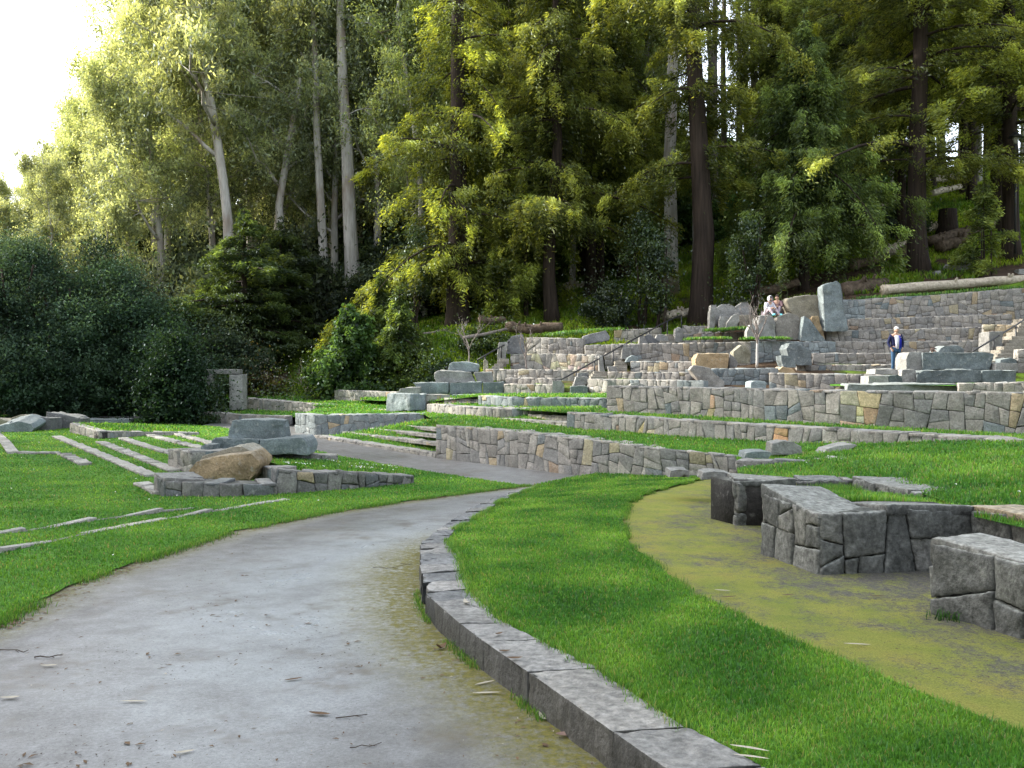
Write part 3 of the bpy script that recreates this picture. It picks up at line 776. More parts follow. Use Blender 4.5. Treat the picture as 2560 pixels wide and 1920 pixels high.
La = [(760,1036,36),(880,1036,34.5),(1062,1037,32.3),(1110,1068,24.6),(1273,1079,22.4),(1435,1097,20.7),(1620,1119,19.2),(1840,1141,18.3),(1843,1168,15),(1845,1185,12.8),(1915,1197,12.25),(2130,1198,12.15),(2300,1238,10.4),(2400,1264,8.9),(2440,1296,7.9),(2760,1360,6.4),(3400,1450,4.5)]
Lb = [(800,1014,40),(960,1024,35.6),(1062,1026,33.8),(1250,1042,29.6),(1418,1070,24.5),(1700,1088,21.0),(2011,1108,18.4),(2230,1107,16.9),(2320,1106,16.4),(2400,1105,15.8),(2480,1105,15.4),(2620,1105,14.6),(2800,1108,13.6),(3000,1112,12.6),(3300,1120,11.2),(4000,1140,9),(6000,1200,6)]
lawn('terrace', [P(*p) for p in La], [P(*p) for p in Lb], 120, 34, .025, pair=True)
lawn('recess', [P(*p) for p in [(1900,1234,11.75),(2135,1234,11.7),(2330,1250,10.6)]], [P(*p) for p in [(1930,1258,9.3),(2190,1252,9.2),(2440,1282,8.7)]], 30, 14, .02)
lawn('gap', [P(*p) for p in [(1245,1045,29.3),(1300,1053,27.6),(1418,1068,24.4)]], [P(*p) for p in [(1250,1036,30),(1330,1034,28.6),(1440,1032,28.2),(1545,1030,28)]], 24, 12, .01)
lawn('gap_left', [P(*p) for p in [(780,1014,39.5),(900,1020,37),(975,1023,35.2)]], [P(*p) for p in [(820,998,43),(900,1002,41.2),(985,1006,38.8)]], 24, 12, .01)
lawn('upper', [P(*p) for p in [(1070,1010,33.6),(1250,1021,30.2),(1420,1032,24.8),(1700,1050,21.3),(2011,1068,18.8),(2560,1101,15.4),(2900,1120,14)]],
     [P(*p) for p in [(1190,1007,32.2),(1500,1018,29.9),(1530,1031,25.4),(1740,1042,23.3),(2100,1064,20.1),(2560,1090,18.5),(2900,1105,17.3)]], 60, 10, .012, pair=True)
lawn('far', [P(*p) for p in [(560,996,44),(700,1004,42),(791,1012,39.8),(870,1018,38)]], [P(*p) for p in [(560,985,50),(720,988,47),(836,1002,42.4),(966,1008,39.2)]], 40, 12, .03, pair=True)
lawn('wall_top', [P(*p) for p in [(418,1024,41.9),(556,1033,40.4),(716,1041,38.9),(760,1043,38)]], [P(*p) for p in [(480,1015,46),(610,1026,43.2),(791,1029,40.2),(830,1031,39)]], 30, 10, .02, pair=True)
lawn('stack', [P(*p) for p in [(900,1000,39),(1080,1004,34),(1196,991,32.2),(1516,996,29.9),(1560,998,28)]], [P(*p) for p in [(900,975,48),(1100,982,42),(1262,986,38.2),(1500,984,36.3),(1600,985,34)]], 40, 14, .02, pair=True)
lawn('planter', [P(*p) for p in [(178,1059,39.9*.86),(244,1078.5,31.2),(358,1080,32.6),(496,1083,33.2)]], [P(*p) for p in [(215,1060,37),(330,1061,37.5),(420,1068,36),(500,1081,34)]], 30, 10, .02, pair=True)
lawn('wedge', [P(*p) for p in [(655,1148,22.6),(735,1174,17.6),(850,1182,18.4),(890,1186,18.4)]], [P(*p) for p in [(760,1146,24.2),(860,1152,24.4),(1000,1174,22.3),(1060,1190,20.6)]], 30, 14, .02, pair=True)

# ------------------------------------------------------------------ walls of the lower meadow
wall('tall rubble seat wall along the far path, ochre stones in its face', 'X', [(1091,1065,1144,24.6),(1180,1070,1152,23.5),(1273,1077,1165,22.4),(1435,1094,1190,20.7),(1620,1117,1205,19.2),(1845,1139,1212,18.2)], .45, .10, .2, 'grey', .09)
wall('long low rubble wall between two strips of lawn, one orange stone', 'X', spots=[(1950,1985,(.50,.34,.16)),(1590,1600,(.4,.33,.2))], pts=[(1418,1031,1074,24.3),(1560,1040,1082,22.5),(1700,1050,1092,20.8),(2011,1068,1112,18.25),(2300,1085,1118,16.5),(2560,1101,1128,14.9),(2900,1122,1150,13.4)], thick=.42, cell=.09, e=.2, pal='grey', ochre=.02)
wall('broad high rubble wall facing the right lawn, pale yellow stones near its middle', 'X', [(1518,965,1036,25.3),(1740,969,1046,23.2),(2100,977,1068,20),(2200,978,1073,19.66),(2560,982,1094,18.4),(2900,986,1110,17.3)], .5, .12, .2, 'grey', .03, spots=[(2092,2175,(.56,.48,.33)),(2175,2200,(.46,.36,.22)),(1770,1790,(.40,.33,.2))])
wall('square ended rubble wall left of the grass steps by the far path', 'B', [(95,622,762,34.4),(215,632,766,33.2),(550,628,730,32.8),(885,622,690,32.4)], .45, .13, .25, 'blue', .06)
wall('low rubble wall below the carved stone pillar, along the far path', 'A', [(1020,425,502,41.7),(1350,445,522,40.2),(1410,455,528,39.6),(1760,468,505,38.2)], .4, .09, 9, 'grey', 0)
wall('low rubble wall right of the gate pillar with dark right end', 'A', [(1500,355,432,43.3),(1945,393,442,39.8),(2060,396,442,39.4),(2175,399,428,39.4)], .4, .09, 9, 'grey', 0)
wall('pale rubble wall between the ivy fir and the stone block', 'B', [(335,480,548,42),(655,490,560,39.8),(720,494,565,39)], .4, .09, 9, 'warm', .05)
wall('brownish wall to the right of the big square stone block', 'B', [(893,507,606,34.3),(1045,508,590,35)], .5, .2, 9, 'warm', .2)
wall('stepped seat wall with blue right end above the lawn', 'B', [(905,565,612,33),(1100,578,632,30.6),(1350,592,648,29),(1525,592,640,28.6)], .42, .10, 9, 'grey', .04)
wall('bluish seat wall under the grass of the stacked stone seat', 'B', [(1220,514,562,32),(1430,527,586,30.6),(1720,528,584,30.2),(2040,530,584,29.6)], .42, .10, 9, 'blue', .03)
wall('short pale seat wall below the stacked stone seat', 'B', [(1010,532,565,33.6),(1222,536,568,32.4)], .4, .08, 9, 'grey', .04)
wall('low L shaped planter wall on the left lawn holding grass', 'A', [(430,510,582,34.2),(605,560,615,31),(885,563,595,32.4),(1220,569,580,33)], .3, .07, 9, 'grey', 0)
wall('long dark low wall at the foot of the dark bushes', 'A', [(500,472,492,43.6),(800,472,492,43.6),(1025,470,496,43)], .35, .08, 9, 'dark', 0)
wall('dark seat wall with a step, carrying the brown boulder', 'A', [(950,822,975,16.6),(1015,866,985,16.0),(1350,882,985,15.9),(1700,882,968,16.3)], .7, .12, .12, 'dark', .03, topcell=.3)
wall('dark low seat wall running right from the brown boulder', 'X', [(690,1174,1240,16.5),(727,1179,1238,16.6),(880,1182,1228,17.5),(1034,1189,1212,18.7)], .4, .12, .12, 'dark', .02)
wall('end wall of upright rubble under the two stacked boulders', 'A', [(1035,672,812,22.0),(1180,690,806,20.8)], 1.0, .07, .2, 'grey', .02)
wall('short grey wall between the brown boulder and the wedge of lawn', 'A', [(1560,776,850,18.6),(1700,782,880,17.4)], .4, .08, .2, 'grey', .0)
wall('low dark kerb right of the two stacked boulders', 'A', [(1570,700,738,23.2),(1800,702,738,23),(2075,708,736,23.4)], .4, .1, 9, 'dark', 0)
# near seat walls on the right
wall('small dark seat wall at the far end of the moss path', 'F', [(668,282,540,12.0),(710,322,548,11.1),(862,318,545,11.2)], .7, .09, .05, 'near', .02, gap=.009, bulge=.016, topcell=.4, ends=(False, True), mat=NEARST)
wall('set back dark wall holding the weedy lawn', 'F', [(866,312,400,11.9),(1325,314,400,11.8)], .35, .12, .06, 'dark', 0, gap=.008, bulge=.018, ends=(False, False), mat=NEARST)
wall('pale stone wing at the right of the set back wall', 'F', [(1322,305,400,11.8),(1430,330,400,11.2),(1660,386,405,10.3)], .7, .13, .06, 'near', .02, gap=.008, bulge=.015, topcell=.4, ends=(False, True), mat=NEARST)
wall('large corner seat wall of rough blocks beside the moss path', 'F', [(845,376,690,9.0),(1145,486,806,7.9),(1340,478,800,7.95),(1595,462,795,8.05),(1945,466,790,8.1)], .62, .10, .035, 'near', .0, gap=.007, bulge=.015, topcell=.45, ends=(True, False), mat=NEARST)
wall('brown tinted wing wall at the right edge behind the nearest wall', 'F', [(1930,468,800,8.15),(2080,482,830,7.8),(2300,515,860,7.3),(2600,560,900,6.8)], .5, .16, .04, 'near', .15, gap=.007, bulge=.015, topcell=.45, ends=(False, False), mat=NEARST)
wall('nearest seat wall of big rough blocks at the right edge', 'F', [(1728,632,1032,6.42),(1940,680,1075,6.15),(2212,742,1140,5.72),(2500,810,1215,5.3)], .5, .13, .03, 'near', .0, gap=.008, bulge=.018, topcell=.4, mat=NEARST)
wall('thin stone edging in the grass at the end of the high seat wall', 'F', [(712,212,250,14.6),(960,214,252,14.3),(1215,214,252,14.2)], .35, .1, .1, 'dark', 0, topcell=.2)
# kerbs of the grass steps
def kerb(label, f, pts, w=.3, h=.1, group=None, pal='warm', cell=.09, **k):
    W = []
    for x, y, d in pts:
        a = PF(f, x, y, d); W.append((a[0], d, a[2]-h, a[3] if len(a) > 3 else a[2]))
    return wall_w(label, W, w, cell, 9, pal, .02, .008, .008, 'stone_kerb', 'kerb', group, None, (True, True), None, 3.0)
for lab, pts, h in [('dark kerb running from the stepped seat wall to the high wall', [(1530,592,28.6),(1755,600,28.2),(2015,608,27.6)], .3),
                 ('lowest stone kerb of the grass steps, edging the far path', [(215,755,31.9),(500,800,28.6),(958,866,24.7)], .14),
                 ('second stone kerb up the grass steps', [(385,735,32.2),(700,772,28),(960,802,25.1)], .1),
                 ('third stone kerb up the grass steps', [(555,712,32),(760,735,28.6),(962,754,25.7)], .1),
                 ('fourth stone kerb up the grass steps', [(720,690,31.8),(850,704,28.8),(962,714,26.4)], .1),
                 ('topmost stone kerb of the grass steps', [(888,662,31.4),(1040,678,28.6),(1180,690,26.2)], .1),
                 ('ragged flat stone edging behind the high seat wall', [(1130,706,25),(1290,694,25.6),(1535,686,26)], .14),
                 ('pale kerb in the grass left of the long low wall', [(1355,652,28.6),(1560,664,26.4),(1760,676,24.6)], .2),
                 ('short pale kerb under the stepped seat wall', [(1525,628,28.2),(1640,634,27),(1760,641,25.6)], .28),
                 ('thin pale kerb in the grass left of the square stone block', [(455,590,37.5),(560,594,36.4),(655,600,35.2)], .07)]:
    kerb(lab, 'B', pts, .32, h)
for lab, pts in [('longest pale stone strip crossing the left lawn', [(320,588),(600,705),(890,828)]), ('second pale stone strip crossing the left lawn', [(588,622),(800,705),(1035,798)]),
                 ('third pale stone strip crossing the left lawn', [(728,600),(880,650),(1035,694)]), ('fourth pale stone strip, nearest the planter wall', [(882,577),(1040,618),(1225,662)]),
                 ('broad pale stone strip beside the far path', [(1070,577),(1200,610),(1300,642)]), ('bent stone edging at the left edge of the lawn', [(-60,560),(0,622),(45,686),(200,690),(345,690),(490,757)]),
                 ('short pale stone strip left of the dark seat wall', [(820,875),(880,900),(950,932)])]:
    g = [GF('A', x, y, .07) for x, y in pts]
    wall_w(lab, [(p[0], p[1], p[2]-.16, p[2]) for p in g], .28, .12, 9, 'warm', 0, .006, .006, 'stone_strip', 'kerb', asp=3.0)
for lab, pts in [('long wet stone edging curving through the near left lawn', [(-300,1400),(0,1305),(250,1250),(450,1205),(640,1165),(800,1130),(1000,1100),(1200,1065),(1500,1022),(1780,978)]),
                 ('faint grass grown stone edging behind the long wet one', [(-200,1205),(0,1185),(160,1170),(400,1130),(700,1088),(1000,1052),(1200,1028)])]:
    g = [GF('A', x, y, .028) for x, y in pts]
    wall_w(lab, [(p[0], p[1], p[2]-.12, p[2]) for p in g], .13, .14, 9, 'warm', 0, .006, .004, 'stone_strip', 'kerb', asp=3.5)

# ------------------------------------------------------------------ the near kerb of slabs
root = empty('slab_kerb', GF('K', 620, 910), 'long curved kerb of flat slabs and slates between the wet path and the lawn', 'kerb')
def slab(a0, a1, b1, b0, drop, col, e, name, amp):
    top = [np.array(q) for q in (a0, a1, b1, b0)]
    c = sum(top)/4; top = [c+(q-c)*.99 for q in top]
    P3 = top+[q-np.array([0, 0, drop]) for q in top]
    # the outer face leans slightly
    for k in (4, 5): P3[k] = P3[k]+(c-top[k-4])*-.03
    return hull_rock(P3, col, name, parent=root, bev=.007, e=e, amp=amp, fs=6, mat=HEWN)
n_n = 12
for i in range(n_n, len(CO)-1):
    slab(CO[i], CO[i+1], CI[i+1], CI[i], .30, np.array(rnd.choice([(.275,.265,.24), (.25,.245,.228), (.262,.258,.242)])), .05, 'slab', .008)
o1, i1 = resample(CO[:n_n+1], 31), resample(CI[:n_n+1], 31)
for i in range(30):
    j = np.array([0, 0, rnd.gauss(0, .008)]); sk = rnd.gauss(0, .02); sh = np.array([sk, sk, 0])
    dz = .0 if i < 9 else 0
    slab(o1[i]+j+sh, o1[i+1]+j*.3, i1[i+1]+j-np.array([0, 0, dz]), i1[i]+j*.3, .26, np.array(rnd.choice([(.19,.195,.195), (.24,.235,.22), (.16,.165,.165), (.28,.27,.25)])), .06, 'slate', .012)
# ------------------------------------------------------------------ upper terraces
def ledge(f, pts, back, mat, name='terrace', drop=.03):
    A = np.array([PF(f, x, y, d) for x, y, d in pts]); A[:, 2] -= drop
    A[:, 1] += .15
    B = A.copy(); B[:, 1] += back; B[:, 0] *= B[:, 1]/A[:, 1]
    o, V, F = ruled(name, A, B, max(4, len(pts)*6), 6, mat, amp=.03)
    return V, F
TER = []
def tier(label, f, pts, pal, och, back=None, mat=None, thick=.45, cell=.11, fd=None, **k):
    o = wall(label, f, pts, thick, cell, .3, pal, och, bulge=.020, gap=.007, **k)
    if back: TER.append(ledge(f, [(p[0], p[1], p[3]+.25) for p in pts], back, mat or DIRT))
    return o
tier('lower rubble seat wall left of the iron rail, beside the blue stacked stones', 'C', [(190,980,1062,37.5),(580,985,1062,36.3)], 'grey', .04, 1.2)
tier('second rubble seat wall above the lawn, left of the iron rail foot', 'C', [(200,932,988,38.7),(590,936,990,37.7)], 'grey', .06, 1.3)
tier('rubble wall behind the bluish block and boulder at the rail foot', 'C', [(850,938,1066,35.9),(1008,945,1070,35)], 'grey', .04, 1.0)
tier('long rubble seat wall showing above the left part of the high wall', 'C', [(1004,943,1004,35.2),(1560,950,1006,33.4)], 'grey', .06, 1.6)
tier('low dark blue wall under the tilted slab', 'C', [(1560,952,1006,33.3),(1770,955,1008,32.8)], 'blue', 0, 1.5)
tier('short pale seat wall at the left stair, nearest the left rail', 'C', [(45,862,932,40.6),(300,868,934,39.9)], 'warm', .05, 1.2)
tier('third seat wall up with a small yellow stone, left of the middle stair', 'C', [(302,864,938,39.6),(905,872,938,38.6)], 'warm', .08, 1.5)
tier('third seat wall up with ochre stone, right of the middle stair', 'C', [(1010,884,948,37.3),(1660,890,945,35.8)], 'grey', .05, 1.5)
tier('sunlit cream coloured rubble wall behind the left bare sapling', 'C', [(240,746,866,42),(545,740,866,41.5),(945,752,870,40.6)], 'warm', .12, 1.4, spots=[(1330,1480,(.50,.45,.34))])  # spots paint sunlight into the stone colour where no sun falls
tier('grey wall piece right of the upright stone at the middle stair', 'C', [(985,742,845,41),(1060,738,838,40.9),(1128,736,836,40.7)], 'grey', .05, 1.0)
tier('fourth seat wall up with two yellow stones right of the middle stair', 'C', [(1190,800,888,39.3),(1700,804,892,37.9)], 'grey', .14, 1.5)
tier('topmost left wall below the cut brown log', 'C', [(368,613,748,44),(540,612,748,43.4)], 'warm', .02, 1.6, HILL)
tier('pale wall between the topmost left wall and the dark angular rock', 'C', [(538,616,745,43.3),(815,622,745,42.7)], 'grey', .02, 1.6, HILL)
tier('narrow pale seat wall below the dark angular rock', 'C', [(828,672,740,42.2),(1250,664,736,41.6)], 'warm', .02, 1.4, HILL)
tier('low wall below the dark round shrub', 'C', [(1060,553,642,45.2),(1240,545,640,44.8),(1420,535,640,44.4)], 'grey', .05, 1.5, HILL)
tier('low pale wall at the foot of the big redwood trunk', 'C', [(1600,522,592,45),(1830,522,588,44.6)], 'warm', .02, 1.5, HILL)
tier('low wall with an orange stone under the left group of boulders', 'C', [(1560,580,640,43.4),(1850,574,638,43),(2130,570,634,42.7)], 'grey', .08, 1.6, HILL)
tier('tall grey wall right of the middle stair with one yellow stone', 'S', [(-760,800,1010,40.9),(0,786,1005,40.2),(780,774,1004,39.4)], 'grey', .05, 1.9, HILL)
tier('tall blue grey wall behind the pale trunked sapling', 'S', [(776,771,1006,39.5),(1250,770,1010,39.3),(1718,772,1004,39.1)], 'blue', .02, 1.8, HILL)
tier('bluish planter wall below the pale trunked sapling', 'S', [(345,1072,1285,34.8),(700,1068,1285,34.5),(1085,1066,1285,34.3)], 'blue', 0, 4.2, DIRT)
tier('lowest grey tier below the standing man', 'X', [(1923,933,976,32.6),(2060,935,976,32),(2210,937,976,31.4)], 'grey', .05, 5.6)
tier('first step of the tiered wall, level with the standing man\'s shins', 'X', [(1992,912,945,37.8),(2150,912,945,37.4),(2300,911,945,37)], 'grey', .06, .9)
tier('second step of the tiered wall, behind the man\'s knees', 'X', [(2032,883,916,38.6),(2250,883,916,38.1),(2440,884,916,37.8)], 'grey', .04, .9)
tier('third step of the tiered wall, behind the man\'s waist', 'X', [(2088,854.5,887,39.4),(2280,854,887,39),(2445,852,887,38.6)], 'grey', .06, .9)
tier('fourth step of the tiered wall, behind the man\'s chest', 'X', [(2066,827,858,40.2),(2280,823,857,39.7),(2470,817,857,39.3)], 'grey', .07, .9)
tier('fifth step of the tiered wall, just above the man\'s head', 'X', [(2125,797.5,832,41),(2320,792,830,40.6),(2530,786,830,40.1)], 'grey', .07, .9)
tier('dark blue left end of the highest wall beside the standing slab', 'X', [(2104,749,802,41.9),(2166,749,802,41.7)], 'blue', 0, 1.5, HILL)
tier('highest rubble wall along the upper right, orange stones near its left end', 'X', [(2163,747.5,802,41.7),(2330,738,800,41.3),(2560,720,795,40.9),(2740,709,790,40.6)], 'grey', .10, 1.6, HILL)
tier('tan wall behind the grey pillar at the right stair', 'U', [(1725,632,975,38.6),(2120,640,975,38.2)], 'warm', .5, 1.0)
tier('rubble kerb at the right edge below the grass in front of the blue slabs', 'U', [(1425,1338,1450,27.4),(2212,1330,1450,26.8),(2700,1325,1450,26.4)], 'grey', .03, 1.6, LAWN)
tier('rubble end wall at the right edge under the steps', 'U', [(2135,930,1175,33.2),(2500,930,1175,33)], 'grey', .03)
for f, pts, b, mt in (('U', [(-100,1345,28.4),(700,1340,27.9),(1420,1340,27.5)], 1.8, LAWN), ('C', [(1010,1000,27.5),(1500,1002,26)], 2.5, DIRT)): ledge(f, pts, b, mt, drop=.06)

# ------------------------------------------------------------------ boulders and blocks
GY, BL, DK2, BR, TN = np.array((.27,.265,.25)), np.array((.155,.182,.185)), np.array((.10,.10,.10)), np.array((.29,.215,.125)), np.array((.33,.295,.225))
GY2 = np.array((.285,.278,.258))
rock('A', 17.6, [(1142,846),(1150,800),(1200,742),(1330,716),(1540,690),(1590,742),(1595,768),(1560,830),(1530,850),(1230,462+384,-.1)], 1.2, BR, lift=.0, label='brown boulder lying on the dark seat wall', e=.07)
rock('A', 18.0, [(1195,760),(1250,710),(1380,690),(1430,652),(1480,648),(1560,690),(1590,735),(1400,760)], .9, TN*.85, label='pale crest rock on the back of the brown boulder', e=.07)
rock('A', 22.2, [(1297,692),(1296,625),(1330,600),(1560,608),(1594,612),(1594,694)], 1.3, BL*.95, label='grey green block under the top boulder, left of the pair', name='stone_block', cat='block', group=None, e=.1)
rock('A', 22.2, [(1598,694),(1598,612),(1860,598),(1885,625),(1896,660),(1894,694)], 1.3, BL*1.15, label='blue green block under the top boulder, right of the pair', name='stone_block', cat='block', e=.1)
rock('A', 22.5, [(1398,600),(1408,552),(1422,496),(1450,488),(1738,492),(1744,598)], 1.0, BL*1.05, label='trapezoid boulder on top of the pair of blocks', name='stone_block', cat='block', e=.1)
rock('A', 21.6, [(1232,686),(1232,655),(1260,640),(1310,644),(1312,686)], .6, BL, label='small stone beside the left block of the pair', e=.1)
rock('A', 34.5, [(-80,602),(-80,560),(20,520),(110,497),(190,516),(212,545),(190,572),(120,598)], 1.2, BL*1.25, back=.9, lift=.25, label='pale flat slab leaning at the left edge of the lawn')
rock('A', 37, [(60,540),(70,478),(120,460),(170,462),(185,540)], .9, TN*.6, label='brownish rock behind the leaning pale slab')
rock('A', 37.5, [(-120,560),(-100,490),(-10,480),(60,500),(70,560)], .9, TN*.9, label='tan rock at the left edge of the picture')
rock('A', 35.5, [(165,592),(165,478),(240,472),(310,480),(308,592)], 1.0, DK2*1.5, label='dark square rock right of the leaning pale slab')
rock('A', 36.6, [(268,560),(285,440),(330,460),(400,462),(455,470),(500,482),(490,560),(440,600),(300,590)], 1.0, DK2*1.4, label='dark jagged rock between the square rock and the planter')
rock('A', 40, [(500,512),(500,486),(640,484),(795,486),(800,506),(780,512)], .7, BL*1.1, name='stone_bench', cat='bench', label='long low stone bench behind the grassy planter')
# stone block and stacked seat, centre
rock('B', 33.6, [(655,606,.9),(656,505,.9),(700,500,.6),(800,503,0),(890,506,.5),(893,604,.5),(800,606,0)], 1.2, BL*1.35, back=.97, name='stone_block', cat='block', label='big square pale blue stone block on the lawn', e=.12)
for lab, pts, d, cc in [('bottom row block of the stacked seat, left and ragged', [(862,500),(860,470),(812,432),(1000,430),(1038,432),(1038,500)], 37.6, BL*1.15), ('bottom row block of the stacked seat, in the middle', [(1041,500),(1041,432),(1241,428),(1241,500)], 37.6, BL),
                     ('bottom row block of the stacked seat, at the right', [(1244,500),(1244,430),(1380,428),(1378,500)], 37.6, BL*.9), ('middle row block of the stacked seat, longer and brownish', [(948,432),(950,372),(975,358),(1080,364),(1180,366),(1208,430)], 38, GY*.95),
                     ('middle row block of the stacked seat, at the right', [(1211,428),(1185,368),(1303,366),(1312,428)], 38, GY*.85), ('rounded top stone of the stacked seat', [(1030,362),(1036,318),(1060,304),(1160,306),(1225,322),(1222,364)], 38.4, BL*1.2+.03)]:
    rock('B', d, pts, 1.1, cc, name='stone_block', cat='block', label=lab, e=.15, bev=.05)
rock('B', 36.8, [(728,496),(735,474),(770,464),(860,462),(862,496)], .9, GY*.95, name='stone_block', cat='block', label='flat stone lying left of the stacked seat')
rock('B', 36.9, [(1048,524),(1048,506),(1215,506),(1215,524)], .6, BL*1.2, name='stone_block', cat='block', label='low blue step stone in front of the stacked seat')
# middle stair surroundings
rock('C', 36.2, [(566,1046),(572,955),(640,950),(668,990),(668,1046)], .8, GY*.9, label='grey block at the foot of the iron rail', name='stone_block', cat='block')
rock('C', 35.6, [(712,1058),(714,1000),(780,992),(850,996),(858,1058)], .6, BL*.9, label='dark blue block right of the iron rail foot', name='stone_block', cat='block')
rock('C', 36.4, [(730,1000),(760,925),(840,916),(860,935),(850,975),(800,1000)], .8, GY*.8, label='jagged grey boulder resting on the dark blue block')
rock('C', 36.6, [(770,920),(775,892),(852,890),(856,922)], .7, DK2*1.5, label='small dark stone above the jagged boulder at the stair')
rock('C', 34.2, [(1180,1000),(1190,978),(1240,966),(1320,990),(1325,1002)], .8, GY2, label='pale low rock on top of the high wall, left part')
rock('C', 38.9, [(942,880),(938,756),(968,754),(988,876)], .5, GY*.8, label='upright grey stone at the left side of the middle stair', name='standing_stone', cat='standing stone')
rock('C', 40.4, [(1115,775),(1125,700),(1150,686),(1190,690),(1210,775)], .6, GY*.8, label='small standing rock left of the upper stair flight')
rock('C', 39.4, [(1150,800),(1170,770),(1210,752),(1250,765),(1252,800)], .6, BL*1.2, label='pale blue rock in front of the upper stair flight')
rock('C', 38, [(1020,885),(1010,840),(1075,838),(1085,885)], .5, GY*.9, label='grey block beside the middle flight of the stair', name='stone_block', cat='block')
rock('C', 42.5, [(1255,700),(1262,600),(1290,590),(1345,690),(1345,705)], .6, GY*1.1, label='tall leaning rock at the right of the upper stair flight')
rock('C', 42.8, [(1290,650),(1300,600),(1340,588),(1385,630),(1420,645),(1380,660)], .6, DK2*1.6, label='dark split rock near the top of the rail')
rock('C', 43.2, [(1375,645),(1400,590),(1440,585),(1480,600),(1500,650)], .6, GY, label='grey rock beside the top steps of the middle stair')
rock('C', 43.3, [(1540,640),(1542,545),(1570,528),(1600,545),(1612,585),(1600,645)], .6, GY2, label='pale rounded stone at the top right of the middle stair')
rock('C', 43, [(810,664),(812,605),(850,590),(990,552),(1005,572),(1025,600),(1025,635),(900,655)], 1.0, DK2*1.9, label='dark angular rock between the two topmost left walls')
rock('C', 41.4, [(262,862),(260,830),(300,820),(385,852),(390,868)], .6, GY*.9, label='broken rock at the foot of the left bare sapling')
rock('C', 40.4, [(180,905),(200,880),(290,885),(300,905)], .5, BL, label='flat blue stone on the seat wall left of the bare sapling')
rock('C', 42, [(128,860),(135,760),(150,650),(205,645),(222,665),(205,770),(160,780),(155,860)], .6, GY2, label='tall pale leaning stone beside the left rail', name='standing_stone', cat='standing stone')
rock('C', 42.6, [(210,735),(215,640),(250,600),(340,590),(362,735)], .9, DK2*1.7, label='large dark rock behind the tall pale leaning stone')
rock('C', 40.8, [(25,885),(28,795),(45,785),(62,800),(65,885)], .4, TN, label='small tan upright stone at the foot of the left stair', name='standing_stone', cat='standing stone')
# boulder group with the seated people
rock('S', 39.6, [(1600,652),(1590,400),(1576,152),(1640,128),(1735,90),(1786,118),(1822,400),(1862,630),(1850,646)], .7, BL*1.12+.01, back=.96, name='standing_stone', cat='standing stone', label='tallest upright grey green slab beside the boulders', e=.13)
rock('S', 40.4, [(1180,330),(1182,296),(1262,270),(1420,262),(1530,244),(1542,330),(1560,480),(1560,640),(1350,640),(1280,470),(1205,400)], 1.2, TN*.8, label='tan boulder left of the tallest upright slab', e=.13)
rock('S', 39.9, [(1450,520),(1462,488),(1528,484),(1560,600),(1612,740),(1600,752),(1520,680)], .5, BR*1.1, label='orange stained slab leaning behind the pointed slate')
rock('S', 39.3, [(1334,752),(1340,690),(1372,482),(1440,520),(1500,620),(1560,690),(1618,752)], .6, BL*1.0, label='pointed dark slate below the tallest slab', e=.12)
rock('S', 39.8, [(862,750),(866,560),(888,482),(1010,470),(1062,560),(1064,750)], 1.2, GY*.95, label='smooth grey rock face under the seated people', e=.13)
rock('S', 39.9, [(1060,745),(1056,560),(1080,490),(1200,450),(1302,470),(1350,560),(1352,640),(1310,742)], 1.2, GY*.72+np.array((.03,.015,0)), label='broken brown grey boulder with stepped cracks', e=.1)
rock('S', 41.5, [(320,640),(330,470),(340,360),(406,356),(410,400),(384,480),(386,620)], .5, GY*.75, name='standing_stone', cat='standing stone', label='thin dark post stone left of the round boulder')
rock('S', 42, [(384,590),(378,450),(405,395),(470,352),(560,352),(632,390),(660,470),(640,600)], 1.0, GY2, label='largest round boulder of the left group', e=.12)
rock('S', 41.3, [(432,655),(430,540),(450,490),(540,496),(536,560),(506,640)], .5, GY*.9, label='small dark boulder in front of the round boulder')
rock('S', 41, [(500,645),(520,560),(590,470),(655,458),(660,540),(600,645)], .5, GY2*.95, label='leaning pale slab of the left boulder group')
rock('S', 42.5, [(630,470),(620,380),(690,336),(745,334),(792,400),(792,470)], .9, GY*.8, label='dark boulder behind the left group')
rock('S', 41.8, [(655,640),(660,480),(760,470),(880,478),(880,640)], .8, TN*.9, label='flat tan rock left of the smooth rock face')
rock('S', 39.6, [(738,720),(740,660),(780,580),(830,574),(850,640),(850,722)], .5, GY2*.9, label='triangular rock beside the fork of the pale trunked sapling')
rock('S', 36.5, [(175,1085),(168,960),(200,905),(330,896),(548,905),(545,1000),(530,1085)], 1.1, BR*1.25, label='long tan boulder in the planter', e=.12)
rock('S', 37, [(545,1060),(548,905),(600,940),(640,1000),(630,1050)], .9, GY*.75, label='dark shaded end stone right of the long tan boulder')
rock('S', 37.6, [(600,1000),(590,880),(690,800),(745,830),(785,900),(775,1000)], .8, TN*.75+np.array((0,.01,0)), label='mossy upright boulder against the tall wall', e=.12)
rock('S', 37.4, [(1300,1025),(1196,930),(1174,850),(1210,785),(1290,786),(1455,870),(1462,1018)], 1.2, BL*.78+.02, label='dark blue grey boulder right of the pale trunked sapling', e=.12)
rock('S', 35.9, [(1150,1046),(1120,980),(1118,920),(1215,922),(1275,985),(1285,1046)], .8, BL*.95, label='smaller blue rock in front of the dark boulder', e=.1)
rock('S', 34.6, [(1085,1118),(1090,1085),(1140,1046),(1240,1060),(1300,1118)], .9, BR*1.3, label='flat tan rock at the right end of the planter')
rock('S', 34, [(290,1290),(230,1180),(110,1080),(150,1028),(330,1060),(400,1130),(492,1210),(480,1290)], .9, GY*.9+np.array((.02,.01,0)), label='tilted slab leaning over the low dark blue wall', e=.11)
rock('S', 30.5, [(782,1290),(785,1220),(830,1204),(940,1206),(962,1230),(950,1290)], .8, BL*1.8, label='small pale rock on the wall below the planter')
